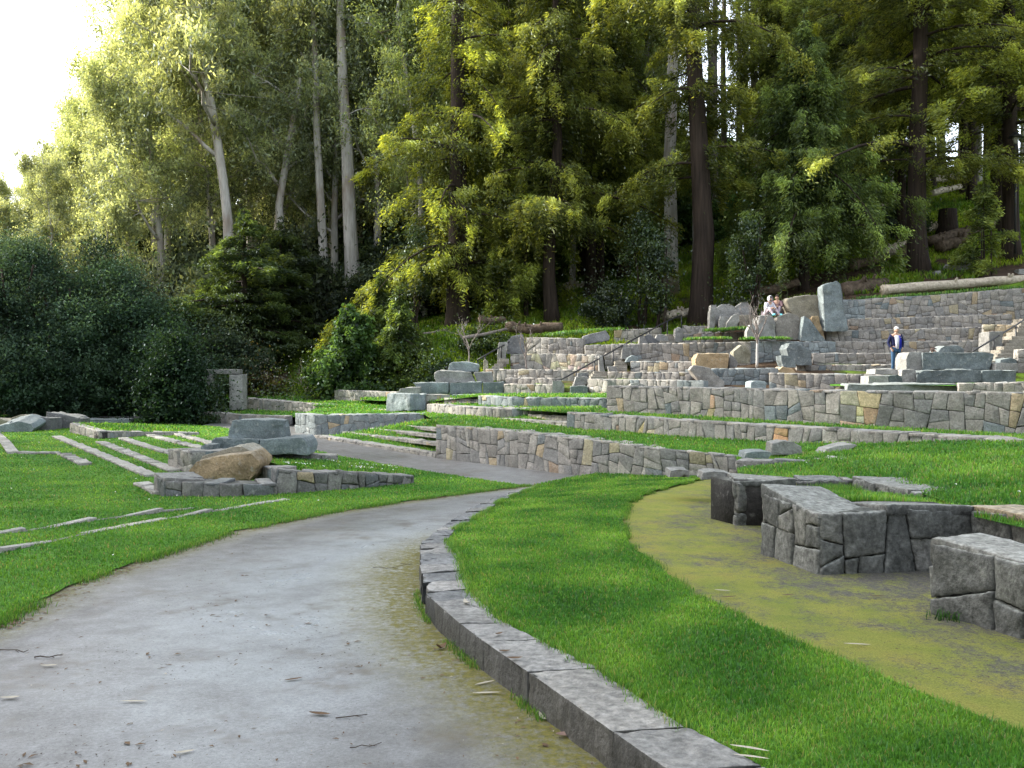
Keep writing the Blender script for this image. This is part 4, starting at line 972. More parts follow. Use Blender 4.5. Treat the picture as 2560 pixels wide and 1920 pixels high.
# blue slabs round the standing man
rock('U', 33, [(800,1180),(795,1040),(830,962),(985,958),(990,1180)], 1.0, GY2*.9, name='stone_block', cat='block', label='pale rough block left of the big blue bench stone', e=.1)
rock('U', 32.8, [(990,1176),(992,960),(1400,962),(1800,964),(1866,985),(1830,1100),(1795,1176)], 1.2, BL*1.0, name='stone_block', cat='block', label='big blue green bench stone in front of the crouching person', e=.1)
rock('U', 34.6, [(1172,965),(1200,920),(1260,884),(1420,886),(1490,930),(1495,965)], .8, BL*.9+.02, label='dark domed rock behind the big blue bench stone')
rock('U', 31.4, [(730,1340),(748,1172),(900,1168),(922,1240),(918,1340)], .8, GY2*.9, name='stone_block', cat='block', label='pale left end of the blue slab under the bench stone', e=.1)
rock('U', 31.2, [(915,1340),(920,1235),(1000,1180),(1300,1172),(1560,1168),(1700,1180),(1705,1325)], 1.2, BL*.85, name='stone_block', cat='block', label='long dark blue slab under the big bench stone', e=.1)
rock('U', 31.3, [(1708,1325),(1708,1184),(2128,1178),(2120,1318)], 1.0, BL*.95, name='stone_block', cat='block', label='blue block right of the long dark blue slab', e=.1)
rock('U', 31.8, [(415,1215),(425,1164),(740,1166),(742,1215)], .9, GY2, name='stone_block', cat='block', label='pale coping stone at the feet of the standing man')
rock('U', 30.2, [(340,1340),(345,1248),(585,1242),(590,1340)], .8, GY2, name='stone_block', cat='block', label='pale ribbed block below the standing man', e=.09)
rock('U', 30.2, [(590,1340),(592,1244),(690,1234),(742,1250),(758,1335)], .8, BL*.75, name='stone_block', cat='block', label='dark blue block right of the pale ribbed block', e=.09)
rock('U', 28, [(80,1450),(95,1345),(400,1338),(900,1345),(1380,1340),(1422,1345),(1420,1450)], 1.0, GY2*.85+np.array((-.03,.0,.0)), name='stone_block', cat='block', label='long weathered slab on the high wall below the pale block', e=.12)
rock('U', 36, [(1830,980),(1798,960),(1790,715),(1960,712),(1955,965)], .9, GY*.72, name='stone_block', cat='block', label='grey pillar stone beside the right stair')
rock('U', 32.6, [(1870,1180),(1872,1098),(1935,1086),(2135,1096),(2150,1180)], .8, GY2, name='stone_block', cat='block', label='grey block at the foot of the right stair')
rock('U', 33.2, [(1910,1098),(1940,1050),(2060,1030),(2130,1050),(2135,1100)], .6, BL, name='stone_block', cat='block', label='blue stone on the block at the foot of the right stair')
rock('U', 33.6, [(1800,1176),(1830,1068),(1900,1062),(1880,1176)], .6, TN, label='tan stone beside the big blue bench stone')
# right lawn
rock('F', 16.4, [(893,168),(900,122),(960,107),(1010,112),(1050,140),(1060,168)], .5, GY*.85, label='grey boulder lying on the lawn at the end of the high seat wall', e=.07)
rock('F', 15.6, [(750,188),(760,172),(800,164),(880,164),(900,172),(880,188)], .5, BL*1.0, label='flat blue stone in the grass left of the grey boulder', e=.08, name='flat_stone', cat='stone')
rock('F', 16.2, [(1150,172),(1180,150),(1240,134),(1330,124),(1345,134),(1300,160)], .5, GY2*.95, label='flat pale stone in the grass right of the grey boulder', e=.08, name='flat_stone', cat='stone')
rock('F', 14, [(1215,232),(1215,212),(1260,200),(1320,204),(1320,222)], .5, GY2, label='pale flat stone at the end of the thin edging', e=.08, name='flat_stone', cat='stone')
rock('F', 13.4, [(1215,266),(1220,250),(1300,252),(1390,256),(1395,266)], .4, GY2*.9, label='pale slate sunk in the lawn above the stone wing', e=.08, name='flat_stone', cat='stone')
for i, (x0, x1, y) in enumerate([(530,660,272),(615,700,282),(360,470,262)]):
    rock('F', 13.6+.2*i, [(x0,y+22),(x0+8,y+2),((x0+x1)/2,y-6),(x1-6,y),(x1,y+20)], .5, GY*.8, e=.08, name='flat_stone', cat='stone',
         label=['flat stone at the far tip of the moss path, left of its neighbour', 'flat stone at the far tip of the moss path, touching the small dark wall', 'flat stone half sunk at the foot of the high seat wall'][i])
# hillside stones
rock('V', 46.5, [(1150,1570),(1122,1462),(1165,1420),(1305,1388),(1332,1440),(1300,1490),(1200,1565)], .9, GY2*1.1, label='large pale boulder on the bank above the white log', e=.1)
rock('V', 46, [(1000,1570),(1002,1505),(1055,1498),(1062,1570)], .4, GY*.9, label='small square stone left of the large pale boulder')
rock('V', 45.6, [(1752,1530),(1755,1488),(1900,1478),(1900,1530)], .5, GY2*1.1, label='pale block at the right edge above the white log')

# ------------------------------------------------------------------ gate
g = empty('stone_gate', PF('A', 1450, 423, 41.5), 'grey stone gateway with one beam across, beyond the left lawn', 'gate')
def boxp(f, d, x0, y0, x1, y1, th):
    a, b = PF(f, x0, y1, d), PF(f, x1, y0, d); return [(X, Y, Z) for X in (a[0], b[0]) for Y in (a[1], a[1]+th) for Z in (a[2], b[2])]
hull_rock(boxp('A', 41.5, 1408, 212, 1492, 430, .7), GY2*.9, 'pillar', parent=g, bev=.025, e=.12, amp=.012)
hull_rock(boxp('A', 41.5, 1228, 212, 1300, 430, .7), GY2*.9, 'pillar', parent=g, bev=.025, e=.12, amp=.012)
hull_rock(boxp('A', 41.6, 1208, 180, 1472, 208.5, .5), GY2*.8, 'lintel', parent=g, bev=.02, e=.12, amp=.01)

# ------------------------------------------------------------------ stairs
def stairs(label, f, flights, col=(.25,.225,.185)):
    x, y, d = flights[0][0]
    root = empty('stone_stairs', PF(f, x, y, d), label, 'stairs')
    for (xl, y0, d0), (xr, _, _), (xl1, y1, d1), (xr1, _, _), n in flights:
        for k in range(n):
            t = (k+.5)/n; t2 = (k+1)/n
            yy = y0+(y1-y0)*t2; dd = d0+(d1-d0)*t; a = xl+(xl1-xl)*t; b = xr+(xr1-xr)*t
            p, q = PF(f, a, yy, dd), PF(f, b, yy, dd)
            h = abs(PF(f, a, y0, d0)[2]-PF(f, a, y1, d1)[2])/n
            hull_rock([(X, Y, Z) for X in (p[0], q[0]) for Y in (dd, dd+.75) for Z in (p[2]-h*2.2, p[2])], np.array(col)*rnd.uniform(.85, 1.1), 'step', parent=root, bev=.012, e=.4, amp=.008)
stairs('stone stair climbing through the middle of the terraces beside the long iron rail', 'C',
       [((870,938,37.2),(1005,938,37.2),(905,880,38.4),(1005,880,38.4),3), ((1058,882,38.6),(1160,882,38.6),(1070,800,40),(1165,800,40),5),
        ((1210,800,40.4),(1312,800,40.4),(1222,715,42),(1308,715,42),5), ((1420,655,42.9),(1545,655,42.9),(1480,585,44),(1545,585,44),4)])
stairs('stone stair with iron rail at the right edge of the picture', 'U', [((1850,1060,33.8),(2150,1060,33.8),(2080,770,37),(2420,770,37),7), ((2110,760,37.2),(2500,760,37.2),(2200,560,39.4),(2600,560,39.4),5)])
stairs('short stair beside the left iron rail at the foot of the wooded bank', 'C', [((60,880,40.6),(130,880,40.6),(165,780,41.8),(240,780,41.8),5)])
def rail(label, f, line, posts, r=.034):
    A = np.array([PF(f, *p) for p in line]); root = empty('handrail', A[0], label, 'handrail')
    V, F = [], []; tube_geo(A, [r]*len(A), 8, V, F); mk('rail', V, F, METAL, parent=root, smooth=True)
    for x, yt, yb, d in posts:
        V, F = [], []; a, b = PF(f, x, yt, d), PF(f, x, yb, d); b[2] -= .1; tube_geo([b, a], [r*.9, r*.9], 8, V, F); mk('post', V, F, METAL, parent=root)
rail('long black iron handrail climbing the middle stair', 'C', [(585,1045,36.4),(584,985,36.4),(592,955,36.5),(640,946,36.8),(760,880,37.6),(905,800,38.6),(1053,716,40),(1200,634,41.6),(1340,560,43),(1430,508,43.8),(1545,452,44.6),(1592,440,45)],
     [(760,880,930,37.6),(905,800,908,38.6),(1053,716,836,40),(1197,635,762,41.6),(1340,560,612,43),(1480,485,642,44.1),(1592,440,552,45)])
rail('black iron handrail of the left stair by the tall pale stone', 'C', [(-20,790,40.6),(60,742,41),(168,684,41.8),(232,648,42.4)], [(168,684,758,41.8),(40,754,850,40.9)])
rail('black iron handrail at the right edge beside the grey pillar stone', 'U', [(1600,952,34.2),(1845,805,35.6),(2115,638,37.4),(2212,575,38),(2420,440,39.6)], [(1846,805,966,35.6),(2115,638,965,37.2),(2400,455,700,39.4)])

# ------------------------------------------------------------------ logs, stump, lamp
log_thing('long white fallen log along the top of the highest wall', 'U', [(505,222,43),(1000,180,43.2),(1600,130,43.4),(2300,88,43.6),(2700,60,43.8)], .25, LOGW, seed=1)
log_thing('thick brown cut log in the shade beside the tallest slab', 'U', [(30,225,44.2),(250,190,44.6),(545,140,45.4)], .36, LOGB, seed=2)
log_thing('cut brown log on the grass above the topmost left wall', 'C', [(215,525,46.5),(400,545,46),(650,530,45.6)], .26, LOGB, seed=3)
for i, (a, b, d0, d1, r_, mt, lab) in enumerate([
    ((920,690),(1300,630),66,67,.28,LOGW,'highest fallen log on the right hillside'), ((965,800),(1230,740),60,61,.22,LOGW,'sunlit pale branch lying on green below the highest log'),
    ((505,915),(650,890),60,60,.28,LOGW,'bright sunlit log end left of the leaning dark trunk'), ((275,1160),(690,1050),55,56.5,.22,LOGW,'pale log crossing the grass beside the drooping spruce'),
    ((360,1255),(490,1200),52,52.5,.32,LOGW,'short split log on the green bank'), ((490,1350),(830,1245),50,50.8,.3,LOGW,'hollow ended log against the dark leaning trunk'),
    ((220,1460),(580,1370),48.8,49.4,.28,LOGB,'lower dark log behind the drooping spruce'), ((940,1240),(1520,1070),51.5,53,.26,LOGB,'long dark log running right from the leaning trunk'),
    ((1040,1290),(1280,1210),50.6,51,.34,LOGB,'mossy thick log under the long dark log'), ((680,1340),(830,1300),50,50.2,.3,LOGB,'short grey log butt beside the leaning trunk'),
    ((1385,810),(1500,760),62,62.3,.3,LOGB,'brown log near the top right trunks'), ((920,1130),(1040,1080),54,54.4,.24,LOGW,'thin log leaning on the stump')]):
    log_thing(lab, 'V', [(*a, d0), ((a[0]+b[0])/2, (a[1]+b[1])/2+4, (d0+d1)/2), (*b, d1)], r_, mt, seed=20+i)
for i, (f, a, b, d, r_, mt, lab) in enumerate([
    ('C', (675,240),(840,225), 58, .42, LOGW, 'sunlit cut log between the dark trunks'), ('C', (1010,70),(1200,45), 66, .4, LOGB, 'brown log in the sunlit clearing'), ('C', (1440,440),(1670,410), 47, .24, LOGW, 'log end at the foot of the big redwood trunk'),
    ('S', (830,240),(1310,110), 46, .26, LOGB, 'slanting log behind the boulders'), ('L', (1440,870),(1640,830), 49, .07, BARK_T, 'dead pale branch on the bank behind the firs'), ('L', (1760,900),(2110,830), 45.5, .08, BARK_T, 'bent dead branch beside the bare tree'),
    ('C', (0,480),(200,470), 47.5, .2, LOGB, 'brown log at the left of the wooded bank')]):
    log_thing(lab, f, [(*a, d), ((a[0]+b[0])/2, (a[1]+b[1])/2+6, d+.2), (*b, d+.6)], r_, mt, seed=50+i)
def stump(label, f, x, yb, d, h, r, seed):
    p = PF(f, x, yb, d); V, F = [], []; tube_geo([p-(0, 0, .3), p+(0, 0, h*.3), p+(0, 0, h)], [r*1.35, r*1.05, r], 12, V, F, .2)
    tag(mk('tree_stump', V, F, BARK_C, origin=p, smooth=True), label, 'stump')
stump('dark tree stump on the right hillside', 'V', 1115, 1150, 54, 1.3, .75*.7, 1)
stump('short dark stump in front of the twin trunks', 'C', 822, 345, 56, .7, .28, 2)
lp = PF('V', 1725, 1000, 47); L0 = empty('lamp_post', lp, 'black lamp post with a hooded lantern among the right edge trees', 'lamp post')
lp = PF('V', 1725, 1350, 47.5); L0.location = lp
top = PF('V', 1725, 360, 47.5)
V, F = [], []; tube_geo([lp, top], [.06, .045], 10, V, F); mk('post', V, F, METAL, parent=L0)
V, F = [], []; tube_geo([top, top+(0,0,.05), top+(0,0,.3), top+(0,0,.34)], [.06, .1, .14, .14], 12, V, F); mk('lantern', V, F, mat_flat('lamp_glass', (.25,.25,.22), .3), parent=L0)
V, F = [], []; tube_geo([top+(0,0,.34), top+(0,0,.42), top+(0,0,.62)], [.36, .3, .05], 12, V, F); mk('hood', V, F, METAL, parent=L0)
# ------------------------------------------------------------------ people
SKIN = mat_flat('skin', (.45, .28, .20), .6, .08); NAVY = mat_flat('navy_cloth', (.008, .012, .05), .9, .3); WHITE = mat_flat('white_cloth', (.62, .62, .68), .9, .08)
BLUE = mat_flat('blue_lining', (.02, .03, .42), .9, .1); DENIM = mat_flat('denim', (.035, .085, .16), .9, .3); HAIRW = mat_flat('grey_hair', (.62, .60, .57), .9, .1); HAIRD = mat_flat('dark_hair', (.05, .035, .03), .9, .2)
SHOE = mat_flat('dark_shoe', (.02, .02, .03), .7, .2); PLAID = mat_flat('plaid_cloth', (.16, .10, .11), .9, .9, 18); TEAL = mat_flat('teal_shoe', (.10, .33, .38), .8, .2); YEL = mat_flat('yellow_cloth', (.62, .50, .12), .9, .2); PINK = mat_flat('pale_cloth', (.34, .28, .31), .9, .15)
def head_bones(J, B, base, fwd, sc=1.0, tilt=0.0, up=(0, 0, 1)):
    """neck, skull, jaw, nose, ears on a unit frame"""
    f = Vector(fwd).normalized(); u = Vector(up).normalized(); s = f.cross(u)
    b = Vector(base)
    def q(k, a, c, d, r): J[k] = (tuple(b+s*a*sc+f*c*sc+u*d*sc), r*sc)
    q('neck', 0, 0, .03, .052); q('skull', 0, -.005, .17, .088); q('crown_', 0, -.012, .215, .078); q('jaw', 0, .045, .105, .052); q('nose', 0, .098, .15, .014)
    q('ear1', .085, -.005, .15, .018); q('ear2', -.085, -.005, .15, .018); q('brow', 0, .055, .185, .05)
    B += [('chest', 'neck'), ('neck', 'skull'), ('skull', 'crown_'), ('skull', 'jaw'), ('skull', 'brow'), ('brow', 'nose'), ('skull', 'ear1'), ('skull', 'ear2')]
def ball(name, c, rad, mat, parent, seg=14, cut=None):
    bm = bmesh.new(); bmesh.ops.create_uvsphere(bm, u_segments=seg, v_segments=10, radius=1)
    for v in bm.verts: v.co = Vector((v.co.x*rad[0], v.co.y*rad[1], v.co.z*rad[2]))+Vector(c)
    if cut: bmesh.ops.delete(bm, geom=[v for v in bm.verts if cut(v.co)], context='VERTS')
    me = bpy.data.meshes.new(name); bm.to_mesh(me); bm.free(); me.materials.append(mat)
    for p in me.polygons: p.use_smooth = True
    o = bpy.data.objects.new(name, me); C.objects.link(o); o.parent = parent; return o
def standing_man():
    p = P(2240, 920, 35); fz = 1.42
    root = empty('person', (p[0], 35, fz), 'grey haired man in open navy jacket and jeans standing with hands in his pockets', 'person')
    f = (-.12, -1, 0)
    J = {'pelvis': ((0, 0, .92), (.14, .11)), 'waist': ((0, .01, 1.08), (.145, .11)), 'chest': ((0, .01, 1.33), (.17, .115)), 'shoulder1': ((.19, .01, 1.40), .066), 'shoulder2': ((-.19, .01, 1.40), .066),
         'elbow1': ((.275, .05, 1.12), .046), 'elbow2': ((-.275, .05, 1.12), .046), 'wrist1': ((.215, -.07, .93), .034), 'wrist2': ((-.215, -.07, .93), .034), 'palm1': ((.17, -.09, .87), .036), 'palm2': ((-.17, -.09, .87), .036),
         'hip1': ((.095, 0, .88), .095), 'hip2': ((-.095, 0, .88), .095), 'knee1': ((.115, -.015, .49), .06), 'knee2': ((-.11, -.015, .49), .06), 'ankle1': ((.125, .02, .09), .042), 'ankle2': ((-.12, .02, .09), .042),
         'toe1': ((.14, -.13, .04), .042), 'toe2': ((-.14, -.13, .04), .042)}
    B = [('pelvis', 'waist'), ('waist', 'chest'), ('pelvis', 'hip1'), ('pelvis', 'hip2')]
    for k in '12': B += [('chest', 'shoulder'+k), ('shoulder'+k, 'elbow'+k), ('elbow'+k, 'wrist'+k), ('wrist'+k, 'palm'+k), ('hip'+k, 'knee'+k), ('knee'+k, 'ankle'+k), ('ankle'+k, 'toe'+k)]
    J0 = dict(J); B0 = list(B)
    head_bones(J, B, (-.005, -.02, 1.455), (-.15, -1, -.45), 1.0, up=(0, -.22, 1))
    for k, s in (('1', 1), ('2', -1)):                    # five fingers inside each pocket
        for i in range(4):
            a = J['palm'+k][0]; J[f'f{k}{i}'] = ((a[0]-s*.012*i+s*.02, a[1]-.006*i, a[2]-.085+.008*abs(i-1)), .0095); B.append(('palm'+k, f'f{k}{i}'))
        a = J['palm'+k][0]; J['t'+k] = ((a[0]-s*.045, a[1]-.03, a[2]-.03), .0105); B.append(('palm'+k, 't'+k))
    skin('body', J, B, SKIN, root)
    sub = lambda ks, g: {k: (J0[k][0], tuple(v*g for v in J0[k][1]) if isinstance(J0[k][1], tuple) else J0[k][1]*g) for k in ks}
    jk = sub(['pelvis', 'waist', 'chest', 'shoulder1', 'shoulder2', 'elbow1', 'elbow2', 'wrist1', 'wrist2'], 1.24)
    jk['pelvis'] = ((0, .01, .93), (.185, .14)); jk['waist'] = ((0, .01, 1.08), (.19, .145)); jk['chest'] = ((0, .015, 1.32), (.205, .14))
    skin('jacket', jk, [b for b in B0 if b[0] in jk and b[1] in jk], NAVY, root)
    tr = sub(['pelvis', 'hip1', 'hip2', 'knee1', 'knee2', 'ankle1', 'ankle2'], 1.2); tr['pelvis'] = ((0, 0, .93), (.155, .125))
    skin('trousers', tr, [b for b in B0 if b[0] in tr and b[1] in tr], DENIM, root)
    V = np.array([(-.075, -.150, 1.415), (.045, -.150, 1.415), (.06, -.168, 1.3), (.055, -.168, 1.1), (.045, -.16, .9), (-.055, -.16, .9), (-.065, -.168, 1.1), (-.085, -.168, 1.3)]); n = len(V)
    V = np.concatenate([V, V+(0, .09, 0)]); F = [tuple(range(n))[::-1], tuple(range(n, 2*n))]+[(i, (i+1) % n, n+(i+1) % n, n+i) for i in range(n)]
    root['_org'] = (0, 0, 0)
    mk('shirt', V, F, WHITE, parent=root)
    V = np.array([(.045, -.152, 1.41), (.09, -.146, 1.40), (.145, -.150, 1.25), (.15, -.148, 1.0), (.125, -.14, .9), (.045, -.161, .9), (.055, -.170, 1.1), (.06, -.170, 1.3)])
    V = np.concatenate([V, V+(0, .05, 0)]); mk('lining', V, F, BLUE, parent=root)
    V = np.array([(.10, -.153, 1.335), (.15, -.146, 1.34), (.15, -.146, 1.352), (.10, -.153, 1.348)]); V = np.concatenate([V, V+(0, .03, 0)]); mk('badge', V, [(3, 2, 1, 0), (4, 5, 6, 7)]+[(i, (i+1) % 4, 4+(i+1) % 4, 4+i) for i in range(4)], WHITE, parent=root)
    del root['_org']
    ball('hair', (-.0, -.045, 1.66), (.097, .105, .088), HAIRW, root, cut=lambda c: c.z < 1.64 and c.y < -.03 or c.z < 1.585)
    for s in (1, -1): ball('shoe', (s*.135, -.075, .045), (.055, .14, .05), SHOE, root)
standing_man()
def seated(label, loc, rz, top, legs, hair, hood=None, lean=.25, shoes=TEAL, sc=1.0):
    root = empty('person', loc, label, 'person'); root.rotation_euler = (0, 0, rz); root.scale = (sc, sc, sc)
    J = {'pelvis': ((0, 0, .13), (.15, .12)), 'waist': ((0, -.04*lean*4, .30), .12), 'chest': ((0, -.30*lean*1.6, .52), (.155, .11)), 'shoulder1': ((.175, -.30*lean*1.6, .57), .06), 'shoulder2': ((-.175, -.30*lean*1.6, .57), .06),
         'elbow1': ((.24, -.30, .36), .043), 'elbow2': ((-.24, -.28, .36), .043), 'wrist1': ((.12, -.45, .34), .033), 'wrist2': ((-.1, -.45, .34), .033), 'palm1': ((.07, -.50, .34), .035), 'palm2': ((-.06, -.50, .34), .035),
         'hip1': ((.1, -.03, .11), .092), 'hip2': ((-.1, -.03, .11), .092), 'knee1': ((.16, -.42, .33), .062), 'knee2': ((-.15, -.43, .31), .062), 'ankle1': ((.17, -.66, .06), .04), 'ankle2': ((-.16, -.68, .06), .04), 'toe1': ((.19, -.80, .05), .04), 'toe2': ((-.18, -.82, .05), .04)}
    B = [('pelvis', 'waist'), ('waist', 'chest'), ('pelvis', 'hip1'), ('pelvis', 'hip2')]
    for k in '12': B += [('chest', 'shoulder'+k), ('shoulder'+k, 'elbow'+k), ('elbow'+k, 'wrist'+k), ('wrist'+k, 'palm'+k), ('hip'+k, 'knee'+k), ('knee'+k, 'ankle'+k), ('ankle'+k, 'toe'+k)]
    J0 = dict(J); B0 = list(B); hb = (0, -.30*lean*1.6-.03, .61)
    head_bones(J, B, hb, (0, -1, -.7), 1.0, up=(0, -.35, 1))
    for k, s in (('1', 1), ('2', -1)):
        for i in range(4):
            a = J['palm'+k][0]; J[f'f{k}{i}'] = ((a[0]-s*.07, a[1]-.02+.022*i*s*0-.018*i, a[2]+.03-.02*i), .0095); B.append(('palm'+k, f'f{k}{i}'))
        a = J['palm'+k][0]; J['t'+k] = ((a[0]-s*.03, a[1]+.02, a[2]+.05), .0105); B.append(('palm'+k, 't'+k))
    skin('body', J, B, SKIN, root)
    g = lambda ks, m: {k: (J0[k][0], tuple(v*m for v in J0[k][1]) if isinstance(J0[k][1], tuple) else J0[k][1]*m) for k in ks}
    a = g(['pelvis', 'waist', 'chest', 'shoulder1', 'shoulder2', 'elbow1', 'elbow2', 'wrist1', 'wrist2'], 1.22); skin('shirt', a, [b for b in B0 if b[0] in a and b[1] in a], top, root)
    a = g(['pelvis', 'hip1', 'hip2', 'knee1', 'knee2', 'ankle1', 'ankle2'], 1.18); skin('trousers', a, [b for b in B0 if b[0] in a and b[1] in a], legs, root)
    hc = (hb[0], hb[1]-.05, hb[2]+.17)
    if hood: ball('hood', hc, (.125, .135, .145), hood, root, cut=lambda c: c.y < hc[1]-.085)
    else: ball('hair', (hc[0], hc[1]+.01, hc[2]+.015), (.1, .115, .1), hair, root, cut=lambda c: c.y < hc[1]-.03 and c.z < hc[2]+.02)
    for k in '12':
        t = J0['toe'+k][0]; ball('shoe', (t[0], t[1]+.06, t[2]), (.05, .13, .055), shoes, root)
p = PF('S', 960, 465, 40.8)-(0, 0, .12); seated('person in a white hooded top sitting on the smooth rock face', (p[0], p[1], p[2]), .35, WHITE, PINK, HAIRD, WHITE, .35, sc=1.0)
p = PF('S', 1085, 445, 41.2)-(0, 0, .12); seated('person in a dark plaid shirt sitting beside the white hooded one', (p[0], p[1], p[2]), -.5, PLAID, PINK, HAIRD, None, .3, sc=1.0)
p = PF('U', 1095, 1010, 34.2); seated('person with dark hair crouching behind the big blue bench stone', (p[0], p[1]+.3, P(2320, 905, 34)[2]-.35), 1.2, YEL, DENIM, HAIRD, None, .3, shoes=SHOE)

# ------------------------------------------------------------------ trees
def at_px(u, v, d): return P(u, v, d)
def put(root, u, d, rz=0, s=1.0, tint=None, dz=-.1, sz=None):
    x = (u-1280)/FL*d; return place(root, x, d, tz(x, d)+dz, rz, s, tint, sz)
# eucalyptus with individual trunks, paths relative to the foot
def epath(f, pts, d):
    A = np.array([PF(f, x, y, d) for x, y in pts]); b = A[0].copy(); b[2] = tz(b[0], d); A[0] = b
    out = A-b; out[0, 2] = -.4
    return out, b
def hero_euc(label, f, pts, d, r0, seed, Htop, **k):
    rel, b = epath(f, pts, d); rel = np.vstack([rel, [rel[-1, 0]+.3, rel[-1, 1], Htop]])
    t = euc(label, Htop, r0, rel, seed, **k); place(t, b[0], b[1], b[2], tint=(1.35, 1.35, 1.3)); return t  # brighter crown tint makes up for light lost to shade
hero_euc('tall white barked eucalyptus with the thickest pale trunk of the left wood', 'T', [(1528,1400),(1524,1200),(1508,900),(1500,650),(1484,420),(1478,250),(1470,60)], 60, .56, 11, 31, crown0=.66, spread=6, n=18000, limbs=9)
hero_euc('slimmer brownish grey eucalyptus trunk left of the thick white one', 'T', [(1412,1440),(1400,1150),(1384,850),(1370,600),(1366,400),(1360,240),(1352,0)], 61, .36, 12, 31, crown0=.62, spread=5, n=16000, limbs=8)
limb = [(760,510),(840,580),(905,650)]
rel, b = epath('T', [(992,1200),(988,1000),(968,800),(940,620),(925,500),(885,330),(840,200),(765,80)], 58)
lf = lambda pts, d=58: [tuple(PF('T', x, y, d)-b) for x, y in pts]
rel = np.vstack([rel, [rel[-1, 0]-1.5, 0, 29]])
t = euc('leaning eucalyptus with white forked upper limbs in front of the hazy left wood', 29, .42, rel, 13, crown0=.5, spread=7, n=30000, limbs=10,
        extra=[(lf([(940,640),(905,480),(870,400),(830,280),(820,160)]), [.2, .17, .14, .1, .06]), (lf([(945,680),(890,635),(800,545),(720,487),(620,485)]), [.16, .14, .11, .08, .05]), (lf([(905,420),(880,260),(870,120),(868,0),(866,-80)]), [.12, .11, .09, .07, .05])])
place(t, *b, tint=(1.3, 1.3, 1.25))  # crown tint raised here too, against the shade
hero_euc('white limbed eucalyptus showing only a thin bright upper trunk', 'T', [(1085,1250),(1080,900),(1066,640),(1058,480),(1062,250),(1058,60)], 72, .34, 14, 36, crown0=.5, spread=6, n=20000, limbs=10)
hero_euc('grey flaking trunk standing left of the big redwood', 'W', [(690,1268),(686,1000),(680,700),(690,400),(700,100),(702,-200)], 52, .42, 15, 32, crown0=.62, spread=5, n=10000, limbs=7)
hero_euc('pale slender trunk rising behind the big redwood', 'W', [(800,1000),(796,700),(790,400),(775,180),(765,0)], 60, .32, 16, 34, crown0=.7, spread=4.5, n=8000, limbs=7)
hero_euc('bright sunlit white trunk against the sky gap', 'W', [(1050,900),(1048,600),(1046,300),(1044,0),(1042,-200)], 68, .36, 17, 36, crown0=.7, spread=4.5, n=8000, limbs=7)
hero_euc('thin crooked grey trunk among the upper centre conifers', 'W', [(110,900),(90,700),(60,520),(20,330),(-10,150),(-15,-50)], 56, .2, 18, 28, crown0=.75, spread=3.5, n=6000, limbs=6)

# conifers
OL, YG, BG, DG, MG = (1.4, 1.38, .95), (1.4, 1.42, .78), (.95, 1.15, 1.05), (1.05, 1.15, .9), (1.4, 1.48, 1.0)
t = conifer('tall dark trunked conifer with sunlit yellow green boughs, right of the white eucalyptus', 31, .62, 2.2, 5.6, 31, n=88000, leaf=(.21,.055), boughs=120, droop=.45, hang=.35); put(t, 1146, 51, 0, 1, YG)
t = conifer('big redwood with a thick dark trunk behind the left boulder group', 33, .58, 7.5, 4.8, 32, n=90000, leaf=(.21,.055), boughs=90, droop=.5, hang=.3, path=[(0,0,-.6),(.15,0,5),(-.35,.1,14),(-.7,.2,33)]); put(t, 1752, 46.6, 0, 1, OL)
t = conifer('drooping blue green spruce standing behind the people on the rocks', 14.4, .30, 2.4, 4.3, 33, n=130000, boughs=170, rise=.2, droop=.55, hang=.42, leaf=(.2,.05), shape=.72, top=.1, var=.27); put(t, 2010, 47.2, 0, 1, BG)
t = conifer('dark leaning redwood trunk with a crooked limb on the right hillside', 31, .50, 5.2, 6.0, 34, n=104000, leaf=(.21,.055), boughs=110, droop=.28, hang=.22, lat=.5, shape=.5, path=[(0,0,-.6),(-.2,0,2),(-.15,0,6),(.05,0,12),(-.1,0,20),(-.4,0,31)]); put(t, 2300, 47.3, 0, 1, OL)
t = conifer('brown barked redwood near the lamp at the right edge', 31, .44, 5.5, 5.2, 35, n=100000, leaf=(.21,.055), boughs=110, droop=.35, hang=.25, lat=.5, shape=.5); put(t, 2528, 48.6, 0, 1, YG)
t = conifer('fat grey redwood trunk behind the lamp', 32, .55, 7.5, 5, 36, n=52000, leaf=(.21,.055), boughs=80, shape=.5, droop=.3); put(t, 2501, 54, 0, 1, MG)
t = conifer('distant straight trunk in the bright clearing at the upper right', 28, .33, 7, 4, 37, n=44000, leaf=(.21,.055), boughs=70, droop=.3, shape=.5); put(t, 2430, 61, 0, 1, MG)
t = conifer('straight trunk in the bright grass right of the drooping spruce', 29, .42, 6.0, 4.5, 38, n=60000, leaf=(.21,.055), boughs=80, droop=.3, shape=.5); put(t, 2140, 60, 0, 1, DG)
t = conifer('slender dark trunk leaning just left of the crooked limbed redwood', 22, .28, 3.2, 3.6, 39, n=60000, leaf=(.21,.055), boughs=80, droop=.35, shape=.5); put(t, 2254, 54, 0, 1, DG)
t = conifer('dark trunk with twin stems in the middle of the wooded bank', 27, .38, 4.2, 4.4, 40, n=76000, leaf=(.21,.055), boughs=100, droop=.5, hang=.4, path=[(0,0,-.6),(-.3,0,3),(.2,0,9),(0,0,27)]); put(t, 1384, 49.5, 0, 1, OL)
t = conifer('thin dark trunk close left of the twin stems', 22, .22, 3.4, 3.2, 41, n=52000, leaf=(.21,.055), boughs=80, droop=.5, hang=.4); put(t, 1370, 52.5, 0, 1, DG)
t = conifer('left one of two close trunks behind the dark round shrub', 30, .34, 6, 4.6, 42, n=68000, leaf=(.21,.055), boughs=90, droop=.5, hang=.4); put(t, 1476, 55, 0, 1, MG)
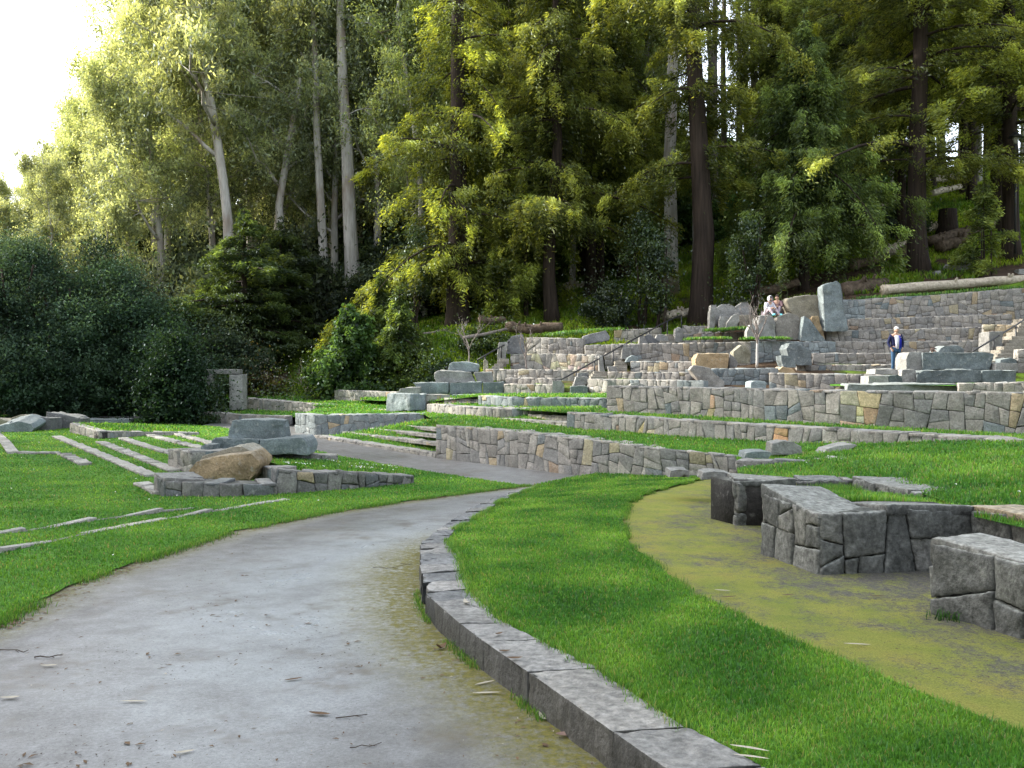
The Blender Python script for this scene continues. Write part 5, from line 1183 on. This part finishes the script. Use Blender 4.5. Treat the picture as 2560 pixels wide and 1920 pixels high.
t = conifer('right one of two close trunks behind the dark round shrub', 28, .3, 5.5, 4.2, 43, n=60000, leaf=(.21,.055), boughs=90, droop=.5, hang=.35); put(t, 1500, 56.5, 0, 1, OL)
t = conifer('broad green conifer filling the upper middle of the wood', 31, .4, 3.8, 5.2, 44, n=88000, leaf=(.21,.055), boughs=110, droop=.5, hang=.4); put(t, 1560, 60, 0, 1, MG)
t = conifer('olive conifer between the yellow green one and the twin stems', 26, .34, 2.6, 4.4, 45, n=80000, leaf=(.21,.055), boughs=110, droop=.55, hang=.4); put(t, 1265, 54, 0, 1, OL)
t = conifer('small thin trunk at the lower left of the middle bank', 12, .15, 1.4, 2.6, 46, n=40000, leaf=(.21,.055), boughs=60, droop=.4); put(t, 1316, 50.5, 0, 1, MG)
t = conifer('young redwood tied between two wooden stakes on the right bank', 5.2, .06, .25, 1.5, 47, n=7000, boughs=46, droop=.25, hang=.1, leaf=(.2,.05), stakes=[[(-.2,-.1,-.3),(-.2,-.1,2.7)],[(.28,-.1,-.3),(.26,-.1,2.8)]]); put(t, 2462, 45.6, 0, 1, DG)
t = conifer('dark spreading cedar with layered boughs below the leaning eucalyptus', 9.6, .32, .8, 5.0, 48, n=104000, leaf=(.21,.055), boughs=64, rise=.06, droop=.16, hang=.1, lat=.5, shape=.7); put(t, 610, 52, 0, 1, (.42,.55,.50))
t = conifer('second dark cedar at the left, half hidden by the bushes', 8.2, .28, .8, 4.4, 49, n=80000, leaf=(.21,.055), boughs=56, rise=.06, droop=.2, hang=.12, lat=.5); put(t, 700, 56, 0, 1, (.42,.52,.46))
t = conifer('dark ivy hung fir in front of the white eucalyptus trunk', 5.0, .14, .05, 2.1, 50, n=34000, boughs=80, droop=.3, hang=.25, leaf=(.2,.1), shape=.55, top=.15); put(t, 870, 43.6, 0, 1, (.36,.60,.52))
t = conifer('dull green fir right of the ivy hung one', 5.4, .14, .1, 1.8, 51, n=26000, boughs=70, droop=.35, hang=.25, leaf=(.2,.07)); put(t, 1000, 44.5, 0, 1, (.62,.78,.62))
t = conifer('slender young fir behind the stacked stone seat', 4.6, .10, .1, 1.5, 52, n=32000, leaf=(.21,.055), boughs=60, droop=.3, hang=.2); put(t, 950, 48, 0, 1, (.7,.85,.6))
for u, d, H, sd, lab in [(1606, 47.5, 6.5, 53, 'thin leafy sapling left of the big redwood'), (1643, 46.5, 5.6, 54, 'bamboo like clump of thin stems beside the iron rail top'), (1880, 44.8, 5.5, 55, 'grey leaved sapling against the big redwood trunk'), (1040, 50, 7, 56, 'loose sapling left of the dark trunked conifer')]:
    t = bush(lab, 1.0, 1.0, H, sd, n=5000, leaf=(.14,.07), mat=SHRUB, clumps=40, name='young_tree', cat='young tree', stems=4, low=.25, cr=.2); put(t, u, d, 0, 1, (.55,.62,.5))

# bushes
for u, d, rx, h, sd, tint, lab in [
    (60, 45.5, 4.6, 8.6, 61, (.8,1.0,.95), 'tallest dark bush at the left edge'), (250, 46, 4.4, 8.2, 62, (.9,1.15,1.05), 'broad blue green bush right of the leftmost one'), (-120, 44, 4, 7.8, 63, (.7,.85,.8), 'dark bush cut off by the left edge'),
    (395, 46.5, 3.2, 5.2, 64, (.95,1.2,1.0), 'lower rounded bush with paler leaf tips'), (440, 40.6, 1.5, 4.4, 65, (.42,.62,.45), 'narrow very dark upright bush'), (545, 47.5, 2.6, 3.9, 66, (.85,.9,.75), 'dull grey green bush behind the stone beam'),
    (160, 43.6, 3.4, 5.0, 67, (.75,.95,.85), 'front dark bush above the jagged rocks'), (330, 50, 3.4, 7.4, 68, (1.05,.95,.95), 'brown tinged bush behind the rounded one'), (20, 51, 4, 9.2, 69, (.8,.95,.9), 'dark bush rising behind the tallest one')]:
    t = bush(lab, rx, rx*.85, h*1.08, sd, n=60000, leaf=(.15,.07), clumps=150, name='large_bush', cat='bush', stems=7, low=.06, cr=.15, droop=.15); put(t, u, d, sd, 1, tint)
for u, d, rx, h, sd, tint, lab, n in [
    (655, 46.5, 1.25, 2.2, 71, (1.0,.55,.35), 'reddish leaved shrub right of the gate pillar', 9000), (620, 45.2, 1.3, 1.0, 72, (1.0,1.25,.5), 'low yellow green shrub at the foot of the gate pillar', 6000), (690, 44.6, .95, 1.2, 73, (1.1,1.2,.5), 'rounded yellow green shrub under the reddish one', 5000),
    (1058, 43.2, 1.0, 1.8, 74, (1.25,1.3,.5), 'bright yellow green shrub left of the stacked seat', 9000), (1118, 43.6, 1.4, 2.2, 75, (.45,.6,.4), 'dark shrub behind the stacked stone seat', 9000), (1525, 47.4, 1.35, 2.3, 76, (.42,.44,.36), 'dark round shrub on the wooded bank', 12000),
    (930, 42.8, 1.0, 1.1, 77, (1.0,1.2,.5), 'low light green shrub at the foot of the firs', 6000), (780, 43.4, 1.4, .9, 78, (.62,.68,.55), 'low grey green shrub below the bare twiggy bush', 6000), (518, 40.8, .8, 2.45, 86, (.5,.62,.42), 'dark shrub hiding the left foot of the stone gateway', 12000), (560, 43, .7, 1.3, 79, (.8,1.0,.45), 'small green shrub seen through the stone gateway', 4000),
    (1250, 46.8, .9, 1.0, 80, (.9,1.0,.4), 'little green shrub on the bank behind the bare tree', 3500), (1850, 45, 1.0, 1.3, 81, (.5,.5,.42), 'dull shrub at the foot of the big redwood', 5000), (2265, 55, 1.6, 2.4, 82, (.35,.45,.35), 'dark hollylike bush on the right hillside', 9000),
    (830, 47, 1.2, 1.6, 84, (.9,1.0,.45), 'green shrub behind the ivy hung fir', 6000), (1190, 47, .9, 1.2, 85, (.7,.8,.45), 'small shrub right behind the bare tree', 4000)]:
    t = bush(lab, rx, rx, h, sd, n=n, leaf=(.13,.06), mat=SHRUB, clumps=45, cr=.2); put(t, u, d, sd, 1, tuple(.85*q for q in tint))
for lab, u, v, d, H, sp, sd, nm, ct in [('bare twiggy tree behind the stacked seat', 1172, 905, 41.2, 2.2, .9, 91, 'bare_tree', 'tree'), ('dark bare sapling in front of the sunlit cream wall', 1317, 917, 41, 1.9, .75, 92, 'bare_sapling', 'sapling'),
                               ('pale leafless bush near the gate pillar', 765, 992, 43.2, 1.9, 1.1, 93, 'bare_bush', 'bush')]:
    p = P(u, v, d); t = bare_tree(lab, H, sp, sd, .04, .25 if sd != 93 else .1, nm, ct, depth=4); place(t, *p)
p = PF('S', 850, 1015, 36.6); t = bare_tree('bare sapling with a smooth pale trunk in the tan planter', 2.75*36.6/38.5, .7, 94, .055, .36, pale=mat_bark('pale_bark', (.34,.32,.30), (.50,.48,.45)), depth=4); place(t, *p)

# ------------------------------------------------------------------ the wood behind
def dec(protos, spots, grp, label):
    used = set()
    for k, u, d, rz, s, tint, sz in spots:
        src = protos[k]
        o = src if k not in used else copy_tree(src)
        used.add(k); o['label'] = label; o['group'] = grp
        put(o, u, d, rz, s, tint, -.2, sz)
rr = np.random.default_rng(5)
EL = 'tall thin eucalyptus in the dense wood behind the left bushes'
ep = []
for k in range(4):
    H = 27
    ep.append(euc(EL, H, .30, [(0,0,-.5),(rr.normal(0,.4),rr.normal(0,.3),9),(rr.normal(0,.8),rr.normal(0,.6),18),(rr.normal(0,1),0,H)], 101+k, crown0=.24+.06*k, spread=5.0, n=46000, limbs=16, leaf=(.23,.085), group='eucalyptus in the left wood'))
sp = []
def skyline(u): return np.interp(u, [-200, 0, 60, 130, 200, 260, 330, 420], [480, 450, 410, 330, 260, 170, 90, -200])
for d in (62, 70, 79, 91):
    for u in np.arange(-140, 1300, 138 if d < 75 else 115):
        uu = u+rr.uniform(-30, 30); dd = d+rr.uniform(-2.5, 2.5)
        x = (uu-1280)/FL*dd; g = tz(x, dd)
        v = skyline(uu) + rr.uniform(0, 60) if uu < 420 else -rr.uniform(50, 300)
        H = EYE-(v-HZ)/FL*dd-g
        if H < 5: continue
        H = min(H, 36)
        hz = np.interp(uu, [0, 500, 1000, 1300], [1.25, 1.4, 1.25, .9])  # crowns tinted brighter towards the left, in place of backlight and haze
        tint = tuple(hz*np.array([1.0, 1.02, 1.02])*rr.uniform(.8, 1.2))
        sp.append((int(rr.integers(4)), uu, dd, rr.uniform(0, 6.28), max(.55, min(1.25, H/27)), tint, H/27))
dec(ep, sp, 'eucalyptus in the left wood', EL)
CL = 'dark conifer in the dense wood behind the upper terraces'
cp = [conifer(CL, 29, .36, 6.5, 4.4, 111+k, n=60000, leaf=(.22,.06), boughs=90, droop=.42, hang=.35, shape=.6, group='conifers in the wood behind') for k in range(3)]
sp = []
for d in (66, 75, 86):
    for u in np.arange(1080, 2720, 104):
        uu = u+rr.uniform(-36, 36); dd = d+rr.uniform(-3, 3)
        if 1690 < uu < 1935: continue
        sp.append((int(rr.integers(3)), uu, dd, rr.uniform(0, 6.28), rr.uniform(.8, 1.15), tuple(np.array([1.45, 1.5, 1.1])*rr.uniform(.8, 1.3)), rr.uniform(.85, 1.25)))
dec(cp, sp, 'conifers in the wood behind', CL)
PL_ = 'bare pole trunk standing against the sky gap right of the big redwood'
pp = [euc(PL_, 34, .30, [(0,0,-.5),(rr.normal(0,.3),0,12),(rr.normal(0,.5),0,24),(rr.normal(0,.6),0,34)], 131+k, crown0=.72, spread=4, n=16000, limbs=9, group='pole trunks in the sky gap', bark=BARK_T) for k in range(2)]
dec(pp, [(k % 2, u, d, k*2.1, 1.0, (.8, .9, .7), 1.0) for k, (u, d) in enumerate([(1762, 72), (1786, 66), (1812, 78), (1848, 70), (1872, 80), (1905, 74), (2092, 76), (1730, 80)])], 'pole trunks in the sky gap', PL_)
FLb = 'slender olive eucalyptus between the conifers of the middle wood'
fp = [euc(FLb, 27, .22, [(0,0,-.5),(rr.normal(0,.5),0,9),(rr.normal(0,.8),0,18),(rr.normal(0,1),0,27)], 141+k, crown0=.2, spread=4.2, n=34000, limbs=15, leaf=(.2,.075), group='slender eucalyptus in the middle wood') for k in range(2)]
dec(fp, [(int(rr.integers(2)), u+rr.uniform(-20, 20), d+rr.uniform(-2, 2), rr.uniform(0, 6), rr.uniform(.85, 1.1), tuple(np.array([1.25, 1.35, .95])*rr.uniform(.8, 1.4)), 1.1) for d in (58.5, 68) for u in np.arange(1080, 1680, 88)]
    +[(int(rr.integers(2)), u+rr.uniform(-20, 20), 66+rr.uniform(-3, 3), rr.uniform(0, 6), rr.uniform(.85, 1.1), (1.1, 1.2, .8), 1.1) for u in np.arange(2000, 2600, 110)], 'slender eucalyptus in the middle wood', FLb)
# understorey of the left wood
UL = 'dark understorey bush in the shade between the trunks'
up = [bush(UL, 2.8, 2.6, 4.6, 121+k, n=14000, leaf=(.24,.11), clumps=70, name='large_bush', cat='bush', stems=4, group='understorey bushes') for k in range(2)]
sp = [(int(rr.integers(2)), u+rr.uniform(-25, 25), d+rr.uniform(-2, 2), rr.uniform(0, 6), rr.uniform(.7, 1.25), tuple(np.array([1, 1, .9])*rr.uniform(.5, 1.1)), None) for d in (58, 66, 76) for u in np.arange(-100, 1150, 95)
      if not (740 < u < 860 and d < 60)]
sp += [(int(rr.integers(2)), u, d, k*1.9, 1.2, (1.2, 1.25, .8), 1.25) for k, (u, d) in enumerate([(905, 66), (955, 63), (1010, 70)])]
sp += [(int(rr.integers(2)), u+rr.uniform(-25, 25), d+rr.uniform(-2, 2), rr.uniform(0, 6), rr.uniform(.7, 1.3), tuple(np.array([1.7, 2.1, 1.0])*rr.uniform(.8, 1.5)), None) for d in (64, 72, 80) for u in np.arange(1180, 2150, 105)]
UL = 'dark understorey bush in the shade between the trunks'
sp += [(int(rr.integers(2)), u+rr.uniform(-20, 20), d+rr.uniform(-1.5, 1.5), rr.uniform(0, 6), rr.uniform(1.1, 1.5), tuple(np.array([1.3, 1.15, .95])*rr.uniform(.8, 1.5)), rr.uniform(1.3, 2.0)) for d in (59, 67) for u in np.arange(140, 740, 82)]
sp += [(int(rr.integers(2)), u+rr.uniform(-20, 20), d+rr.uniform(-2, 2), rr.uniform(0, 6), rr.uniform(1.3, 1.8), tuple(np.array([1.2, 1.15, .9])*rr.uniform(.8, 1.4)), rr.uniform(1.6, 2.3)) for d in (82, 92) for u in np.arange(180, 1080, 90)]
dec(up, sp, 'understorey bushes', UL)
# unseen eucalyptus added left of the view, to keep the meadow in shade
NL = 'unseen eucalyptus added beyond the left edge to shade the meadow'
for i, (x, y) in enumerate([(-34, 4), (-36, 12), (-31, 19), (-37, 25), (-33, 32), (-39, 38), (-44, 8), (-46, 18), (-45, 29), (-30, 9), (-48, 36), (-52, 24), (-36, -4), (-45, -2), (-40, 15), (-41, 31), (-30, 26), (-56, 12), (-58, 30)]):
    o = copy_tree(ep[i % 4]); o['label'] = NL; o['group'] = 'added eucalyptus beyond the view'
    place(o, x, y, tz(x, y)-.2, i*1.3, 1.1, (1, 1, 1), 1.2)

BL_ = 'unseen conifer added behind the viewer to darken the stone faces'
for i, (x, y) in enumerate([(-14, -15), (-7, -16), (-1, -14), (5, -15), (11, -12), (17, -8), (21, 1), (24, 9), (-22, -10), (2, -22), (27, -4)]):  # out of view, put here to keep sky light off near stone faces
    o = copy_tree(cp[i % 3]); o['label'] = BL_; o['group'] = 'added conifers behind the viewer'
    place(o, x, y, tz(x, y)-.2, i*1.7, .9, (1, 1, .8), .8)
# ------------------------------------------------------------------ grass and ground cover
def near_dens(c, k, lo, hi):
    d = np.linalg.norm(c[:, :2], axis=1); return np.clip(k*1.25/d**2, lo, hi)
def in_view(Pp, m=.05):
    u = Pp[:, 0]/np.maximum(Pp[:, 1], .1); return Pp[(np.abs(u) < .554+m) & (Pp[:, 1] > 2.2)]
def grass_on(key, label, k, lo, hi, h, w, patch=1.3):
    V, F = lawn_sheets[key]; Pp = in_view(scatter(V, F, lambda c: near_dens(c, k, lo, hi), rng))
    d = np.linalg.norm(Pp[:, :2], axis=1)
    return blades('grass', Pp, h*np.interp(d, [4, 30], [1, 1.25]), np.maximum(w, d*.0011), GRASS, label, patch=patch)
grass_on('mid', 'short bright lawn grass between the slab kerb and the moss path', 230000, 1800, 14000, .034, .0036)
grass_on('midtop', 'lawn grass at the far tip of the curved lawn strip', 230000, 900, 9000, .045, .005)
grass_on('left', 'lawn grass of the big left meadow crossed by stone strips', 120000, 60, 3400, .038, .005, .7)
grass_on('terrace', 'lawn grass above the seat walls on the right', 120000, 100, 2600, .055, .005, .9)
grass_on('recess', 'weedy grass in the set back corner behind the corner seat wall', 120000, 300, 2600, .07, .006)
grass_on('gap', 'grass in the gap below the stepped seat wall', 120000, 120, 600, .06, .012)
grass_on('gap_left', 'grass left of the big square stone block', 120000, 120, 600, .06, .014)
grass_on('steps', 'grass growing on the steps between the kerbs', 120000, 120, 600, .07, .012)
grass_on('upper', 'grass strip under the broad high wall', 120000, 100, 700, .07, .01)
grass_on('stack', 'grass round the stacked stone seat', 100000, 60, 400, .07, .02)
grass_on('far', 'grass behind the low walls near the gate', 100000, 40, 400, .07, .02)
grass_on('wall_top', 'grass on top of the low wall by the far path', 100000, 40, 400, .08, .02)
grass_on('planter', 'grass inside the low planter walls', 100000, 60, 400, .08, .02)
grass_on('wedge', 'grass wedge behind the dark seat walls', 100000, 120, 600, .07, .012)
# tufts along edges
def edge_tufts(line, n, wid, h, w, label, seed):
    r = np.random.default_rng(seed); A = resample(np.array(line), 300); i = r.integers(0, 299, n); q = A[i]+(A[i+1]-A[i])*r.random((n, 1)); cl = np.array([mnoise.noise(Vector((float(p[0])*1.6, float(p[1])*1.6, seed))) for p in q])
    q = q[cl > -.1]; q = q+np.c_[r.normal(0, wid, (len(q), 2)), np.zeros(len(q))]
    blades('grass', in_view(q), h, w, GRASS, label)
edge_tufts(ME+np.array([0, 0, -.01]), 16000, .035, .05, .004, 'ragged grass edge along the moss path', 3)
edge_tufts(np.array(PL)+np.array([0, 0, .01]), 20000, .07, .05, .005, 'ragged grass edge along the wet path', 4)
edge_tufts([p+np.array([.0, 0, -.01]) for p in CI], 14000, .03, .055, .004, 'grass hanging over the inner edge of the slab kerb', 5)
edge_tufts([np.array([p[0]-.03, p[1], zbase(p[1])]) for p in CO[9:]], 2600, .02, .05, .004, 'sparse grass at the foot of the slab kerb', 6)
blk = [P(1915,1236,11.6), P(2050,1236,11.55), P(2135,1236,11.5)]
edge_tufts(blk, 5000, .16, .13, .006, 'taller weeds in the set back corner of the right lawn', 7)
edge_tufts([GF('F', x, y, .16) for x, y in [(1745,985),(1775,1035),(1850,1040)]], 260, .05, .07, .008, 'weeds at the foot of the nearest seat wall', 8)
edge_tufts([PF('S', x, y, 39.3) for x, y in [(0,755),(300,745),(600,740)]]+[PF('S', x, y, 39.2) for x, y in [(700,750),(840,740),(1180,745)]], 2600, .12, .13, .03, 'bright tufts along the foot of the boulder group', 9)
edge_tufts([PF('S', x, y, 40.9) for x, y in [(300,655),(450,650),(560,640),(760,630)]], 1400, .12, .14, .03, 'tufts between the left boulders', 10)
for f, pts, d in (('C', [(450,612),(640,590),(880,560),(1060,552)], 44.8), ('U', [(150,330),(600,310),(1200,270),(1800,215),(2600,180)], 42.6)):
    edge_tufts([PF(f, x, y, d) for x, y in pts], 3500, .35, .14, .03, 'bright weeds on the bank above the '+('topmost left wall' if f == 'C' else 'highest wall'), 11)
# hillside cover
sel = (TV[TF].mean(1)); ok = (sel[:, 1] > 44) & (sel[:, 1] < 82) & (np.abs(sel[:, 0]/sel[:, 1]) < .6) & (sel[:, 0]/sel[:, 1] > -.25)
HP = scatter(TV, TF[ok], lambda c: np.full(len(c), 150.0), rng)
gn = greenness(HP); nz = np.array([mnoise.fractal(Vector((float(p[0])*.28, float(p[1])*.28, 0.5)), 1, 2, 3) for p in HP])
HP = HP[nz*.55+gn*.9 > .0]
blades('ground_cover', HP, .28, .05, HGRASS, 'bright green weeds and grass covering the wooded bank', lean=.7, patch=.3)
# daisies
def daisies(key, n, label, seed, box):
    r = np.random.default_rng(seed); V, F = lawn_sheets[key]; Pp = in_view(scatter(V, F, lambda c: np.full(len(c), n), r))
    nz = np.array([mnoise.noise(Vector((float(p[0])*.8, float(p[1])*.8, seed))) for p in Pp]); Pp = Pp[nz > .18]
    m = len(Pp); k = r.uniform(.010, .018, m); an = np.linspace(0, 2*np.pi, 6, endpoint=False)
    Vv = Pp[:, None]+np.stack([np.cos(an)[None]*k[:, None], np.sin(an)[None]*k[:, None], np.full((m, 6), .065)+.006*np.sin(an*2)[None]], 2)
    o = mk('daisies', Vv.reshape(-1, 3), (np.arange(m)*6)[:, None]+np.arange(6)[None], mat_flat('petal', (.8,.8,.78), .8, .05)); tag(o, label, 'flowers', kind='stuff')
daisies('left', .7, 'tiny white daisies scattered in the left lawn', 1, None)
daisies('terrace', 1.2, 'tiny white daisies on the right lawn', 2, None)
daisies('wedge', 24, 'white daisies on the grass wedge behind the dark seat wall', 3, None)
# litter on the paths
LEAFB, LEAFP, TWIG = mat_flat('dry_leaf', (.12, .075, .04), .8, .4), mat_flat('pale_leaf', (.42, .38, .30), .8, .25), mat_flat('twig_wood', (.06, .045, .035), .9, .3)
def leaf_obj(label, p, L, W, rz, mat, curl=.3):
    V = []; n = 7
    for i in range(n):
        t = i/(n-1); w = W*math.sin(math.pi*(.06+.94*t))**.8*.5; x = (t-.5)*L; z = .006+curl*W*(abs(t-.5)*2)**2
        y0 = curl*L*.25*math.cos((t-.5)*3)
        for s in (-1, 0, 1): V.append((x, y0+s*w, z+abs(s)*w*.35))
    V = np.array(V); c, s = math.cos(rz), math.sin(rz); V = np.stack([V[:, 0]*c-V[:, 1]*s, V[:, 0]*s+V[:, 1]*c, V[:, 2]], 1)+p
    F = [(i*3+j, i*3+j+1, i*3+j+4, i*3+j+3) for i in range(n-1) for j in range(2)]
    tag(mk('fallen_leaf', V, F, mat, origin=p, smooth=True), label, 'leaf')
def twig_obj(label, p, L, rz, r=.004):
    L *= .75; r *= .65
    d = np.array([math.cos(rz), math.sin(rz), 0])*L/2; V, F = [], []
    tube_geo(curve(p-d+(0, 0, .008), p+d+(0, 0, .012), 6, L*.03), np.linspace(r, r*.6, 6), 6, V, F); q = p+d*.2+(0, 0, .01)
    tube_geo([q, q+np.array([d[1], -d[0], 0])*.35+d*.4], [r*.7, r*.4], 5, V, F)
    tag(mk('twig', V, F, TWIG, origin=p), label, 'twig')
leaf_obj('white curled leaf lying on the first slab of the kerb', GF('K', 543, 720, .18), .13, .035, 2.0, LEAFP, .5)
leaf_obj('white curled leaf on the path at the foot of the kerb', GF('K', 938, 1302, 0), .13, .035, 2.2, LEAFP, .5)
leaf_obj('pinkish dry leaf on the path near the lower kerb', GF('K', 1040, 1392, 0), .11, .05, .3, mat_flat('pink_leaf', (.30,.20,.16), .8, .2))
leaf_obj('brown curled leaf by the foot of the third slab', GF('K', 412, 952, 0), .08, .06, .8, LEAFB, .6)
leaf_obj('thin pale leaf on the path beside the kerb, lower one', GF('K', 640, 1180, 0), .16, .022, .1, LEAFP); leaf_obj('thin pale leaf on the path beside the kerb, upper one', GF('K', 630, 1128, 0), .14, .02, .6, LEAFP)
leaf_obj('long pale leaf on the nearest slab, upper of two', GF('K', 1960, 1462, .18), .16, .02, -.4, LEAFP); leaf_obj('long pale leaf on the nearest slab, lower of two', GF('K', 1970, 1505, .18), .14, .018, -.3, LEAFP)
leaf_obj('small dry leaf on the second slab', GF('K', 700, 880, .18), .06, .03, .7, LEAFB); leaf_obj('dark leaf on the third slab, right one', GF('K', 780, 1005, .18), .09, .035, .1, LEAFB); leaf_obj('dark leaf on the third slab, left one', GF('K', 728, 968, .18), .07, .03, .1, LEAFB)
twig_obj('thin dark twig on the path left of the slates', GF('K', 145, 545, 0), .42, .05); twig_obj('short twig on the yellow moss by the slates', GF('K', 235, 528, 0), .18, -.3)
twig_obj('dark twig on the wet path at the left edge', P(30, 1629, dist(1629)), .32, -.08, .006); twig_obj('second dark twig right of the one at the left edge', P(120, 1645, dist(1645)), .22, .1, .007)
leaf_obj('brown leaf on the wet path below the two twigs', P(122, 1668, dist(1668)), .1, .03, .1, LEAFP); leaf_obj('pale leaf at the left edge of the wet path', P(25, 1749, dist(1749)), .1, .035, .2, LEAFP)
leaf_obj('long pale leaf in the middle of the wet path', P(335, 1758, dist(1758)), .15, .02, 0, LEAFP); leaf_obj('curled brown leaf in the middle of the wet path', P(800, 1790, dist(1790)), .12, .035, -.2, LEAFB)
twig_obj('bent twig right of the curled brown leaf', P(880, 1795, dist(1795)), .22, .25, .005); leaf_obj('small pale leaf at the bottom of the path', P(462, 1885, dist(1885)), .09, .025, .4, LEAFP)
twig_obj('small forked twig at the bottom of the path', P(915, 1868, dist(1868)), .2, .3, .004); leaf_obj('brown leaf on the middle of the wet path', P(735, 1702, dist(1702)), .11, .025, .5, LEAFB)
for k, (x, y) in enumerate([(640, 895), (988, 918), (1450, 925), (675, 928)]):
    leaf_obj(['pale leaf on the moss path, left of the dark one', 'dark leaf in the middle of the moss path', 'brown leaf on the moss path nearest the walls', 'thin brown leaf below the pale one on the moss path'][k], GF('F', x, y, .16), .12, .022, rnd.uniform(-.3, .3), LEAFP if k in (0,) else LEAFB)
leaf_obj('straw coloured leaf at the lower end of the moss path', GF('F', 1345, 1178, .16), .16, .02, -.15, LEAFP)
def crumbs(label, Pp, smin, smax, mat, name='litter'):
    m = len(Pp); an = rng.uniform(0, 6.28, m); L = rng.uniform(smin, smax, m); W = L*rng.uniform(.15, .5, m); c, s = np.cos(an), np.sin(an); z = Pp[:, 2]+.004
    keepn = np.array([mnoise.noise(Vector((float(a)*1.1, float(b)*1.1, 4.0))) for a, b in Pp[:, :2]]) if m else 0
    L = L*np.clip(.75+1.1*keepn, .15, 1.6); W = W*np.clip(.75+1.1*keepn, .15, 1.6)
    V = np.stack([np.stack([Pp[:, 0]+c*L, Pp[:, 1]+s*L, z], 1), np.stack([Pp[:, 0]-s*W, Pp[:, 1]+c*W, z+W*.5], 1), np.stack([Pp[:, 0]-c*L, Pp[:, 1]-s*L, z+W*.2], 1), np.stack([Pp[:, 0]+s*W, Pp[:, 1]-c*W, z+W*.5], 1)], 1)
    o = mk(name, V.reshape(-1, 3), (np.arange(m)*4)[:, None]+np.array([[0, 1, 2, 3]]), mat); tag(o, label, 'litter', kind='stuff')
def path_pts(n, ymin, ymax, moss=False):
    y = ymin*(ymax/ymin)**rng.random(n); u = rng.uniform(-.56, .56, n); x = u*y; q = np.c_[x, y, zbase(y)]
    if not moss:
        l = np.interp(y, PLd[:, 1][np.argsort(PLd[:, 1])], PLd[:, 0][np.argsort(PLd[:, 1])]); r = np.interp(y, cod[:, 1][np.argsort(cod[:, 1])], cod[:, 0][np.argsort(cod[:, 1])])
        return q[(x > l+.02) & (x < r-.02)]
    med = resample(ME, 120); r = np.interp(y, med[:, 1][np.argsort(med[:, 1])], med[:, 0][np.argsort(med[:, 1])]); q[:, 2] += .152
    return q[(x > r+.02) & (x < r+3.2)]
crumbs('fine dark leaf crumbs and grit scattered on the wet path', path_pts(7000, 3.4, 16), .003, .010, TWIG)
crumbs('pale eucalyptus leaf bits scattered on the wet path', path_pts(260, 3.4, 16), .006, .018, LEAFP)
crumbs('brown leaf bits scattered on the wet path', path_pts(1500, 3.4, 16), .008, .028, LEAFB)
crumbs('leaf bits scattered on the moss path', path_pts(2200, 4.5, 15, True), .004, .014, LEAFB)
i_ = rng.integers(0, 78, 1500); q_ = PLd[i_]+(PLd[i_+1]-PLd[i_])*rng.random((1500, 1)); q_[:, 0] += np.abs(rng.normal(0, .12, 1500)); q_[:, 2] = zbase(q_[:, 1])
crumbs('dark leaf litter collected along the left edge of the wet path', q_, .01, .035, LEAFB)

# ------------------------------------------------------------------ light and camera
AZ, EL_ = R(72), R(31)                  # sun: left of the view direction, low
S = Vector((-math.sin(AZ)*math.cos(EL_), math.cos(AZ)*math.cos(EL_), math.sin(EL_)))
sun = bpy.data.lights.new('sun', 'SUN'); sun.energy = 8.0; sun.angle = R(.5); sun.color = (1, .95, .84)
so = bpy.data.objects.new('sun', sun); C.objects.link(so); so.rotation_euler = S.to_track_quat('Z', 'Y').to_euler(); so.location = (-60, 40, 60)
w = bpy.data.worlds.new('World'); bpy.context.scene.world = w; w.use_nodes = True
nt = w.node_tree; nt.nodes.clear(); sky = nt.nodes.new('ShaderNodeTexSky'); sky.sky_type = 'NISHITA'; sky.sun_disc = False; sky.sun_elevation = EL_; sky.sun_rotation = -AZ
sky.air_density = 1.0; sky.dust_density = 3.0; sky.ozone_density = 1.0
bg = nt.nodes.new('ShaderNodeBackground'); bg.inputs['Strength'].default_value = .82; out = nt.nodes.new('ShaderNodeOutputWorld')
hs = nt.nodes.new('ShaderNodeHueSaturation'); hs.inputs['Saturation'].default_value = .42; nt.links.new(sky.outputs[0], hs.inputs['Color']); nt.links.new(hs.outputs[0], bg.inputs['Color']); nt.links.new(bg.outputs[0], out.inputs['Surface'])
cam = bpy.data.cameras.new('camera'); cam.sensor_width = 36; cam.lens = 36*FL/2560; cam.shift_y = -(960-HZ)/2560; cam.clip_start = .1; cam.clip_end = 3000
co = bpy.data.objects.new('camera', cam); C.objects.link(co); co.location = (0, 0, EYE); co.rotation_euler = (R(90), 0, 0)
sc = bpy.context.scene; sc.camera = co
sc.view_settings.view_transform = 'Standard'; sc.view_settings.look = 'None'; sc.view_settings.exposure = 0; sc.view_settings.gamma = 1
sc.render.engine = 'CYCLES'; sc.cycles.max_bounces = 7; sc.cycles.diffuse_bounces = 3; sc.cycles.glossy_bounces = 2; sc.cycles.transmission_bounces = 4; sc.cycles.transparent_max_bounces = 4
sc.cycles.use_denoising = True
try: sc.cycles.denoiser = 'OPENIMAGEDENOISE'
except Exception: pass
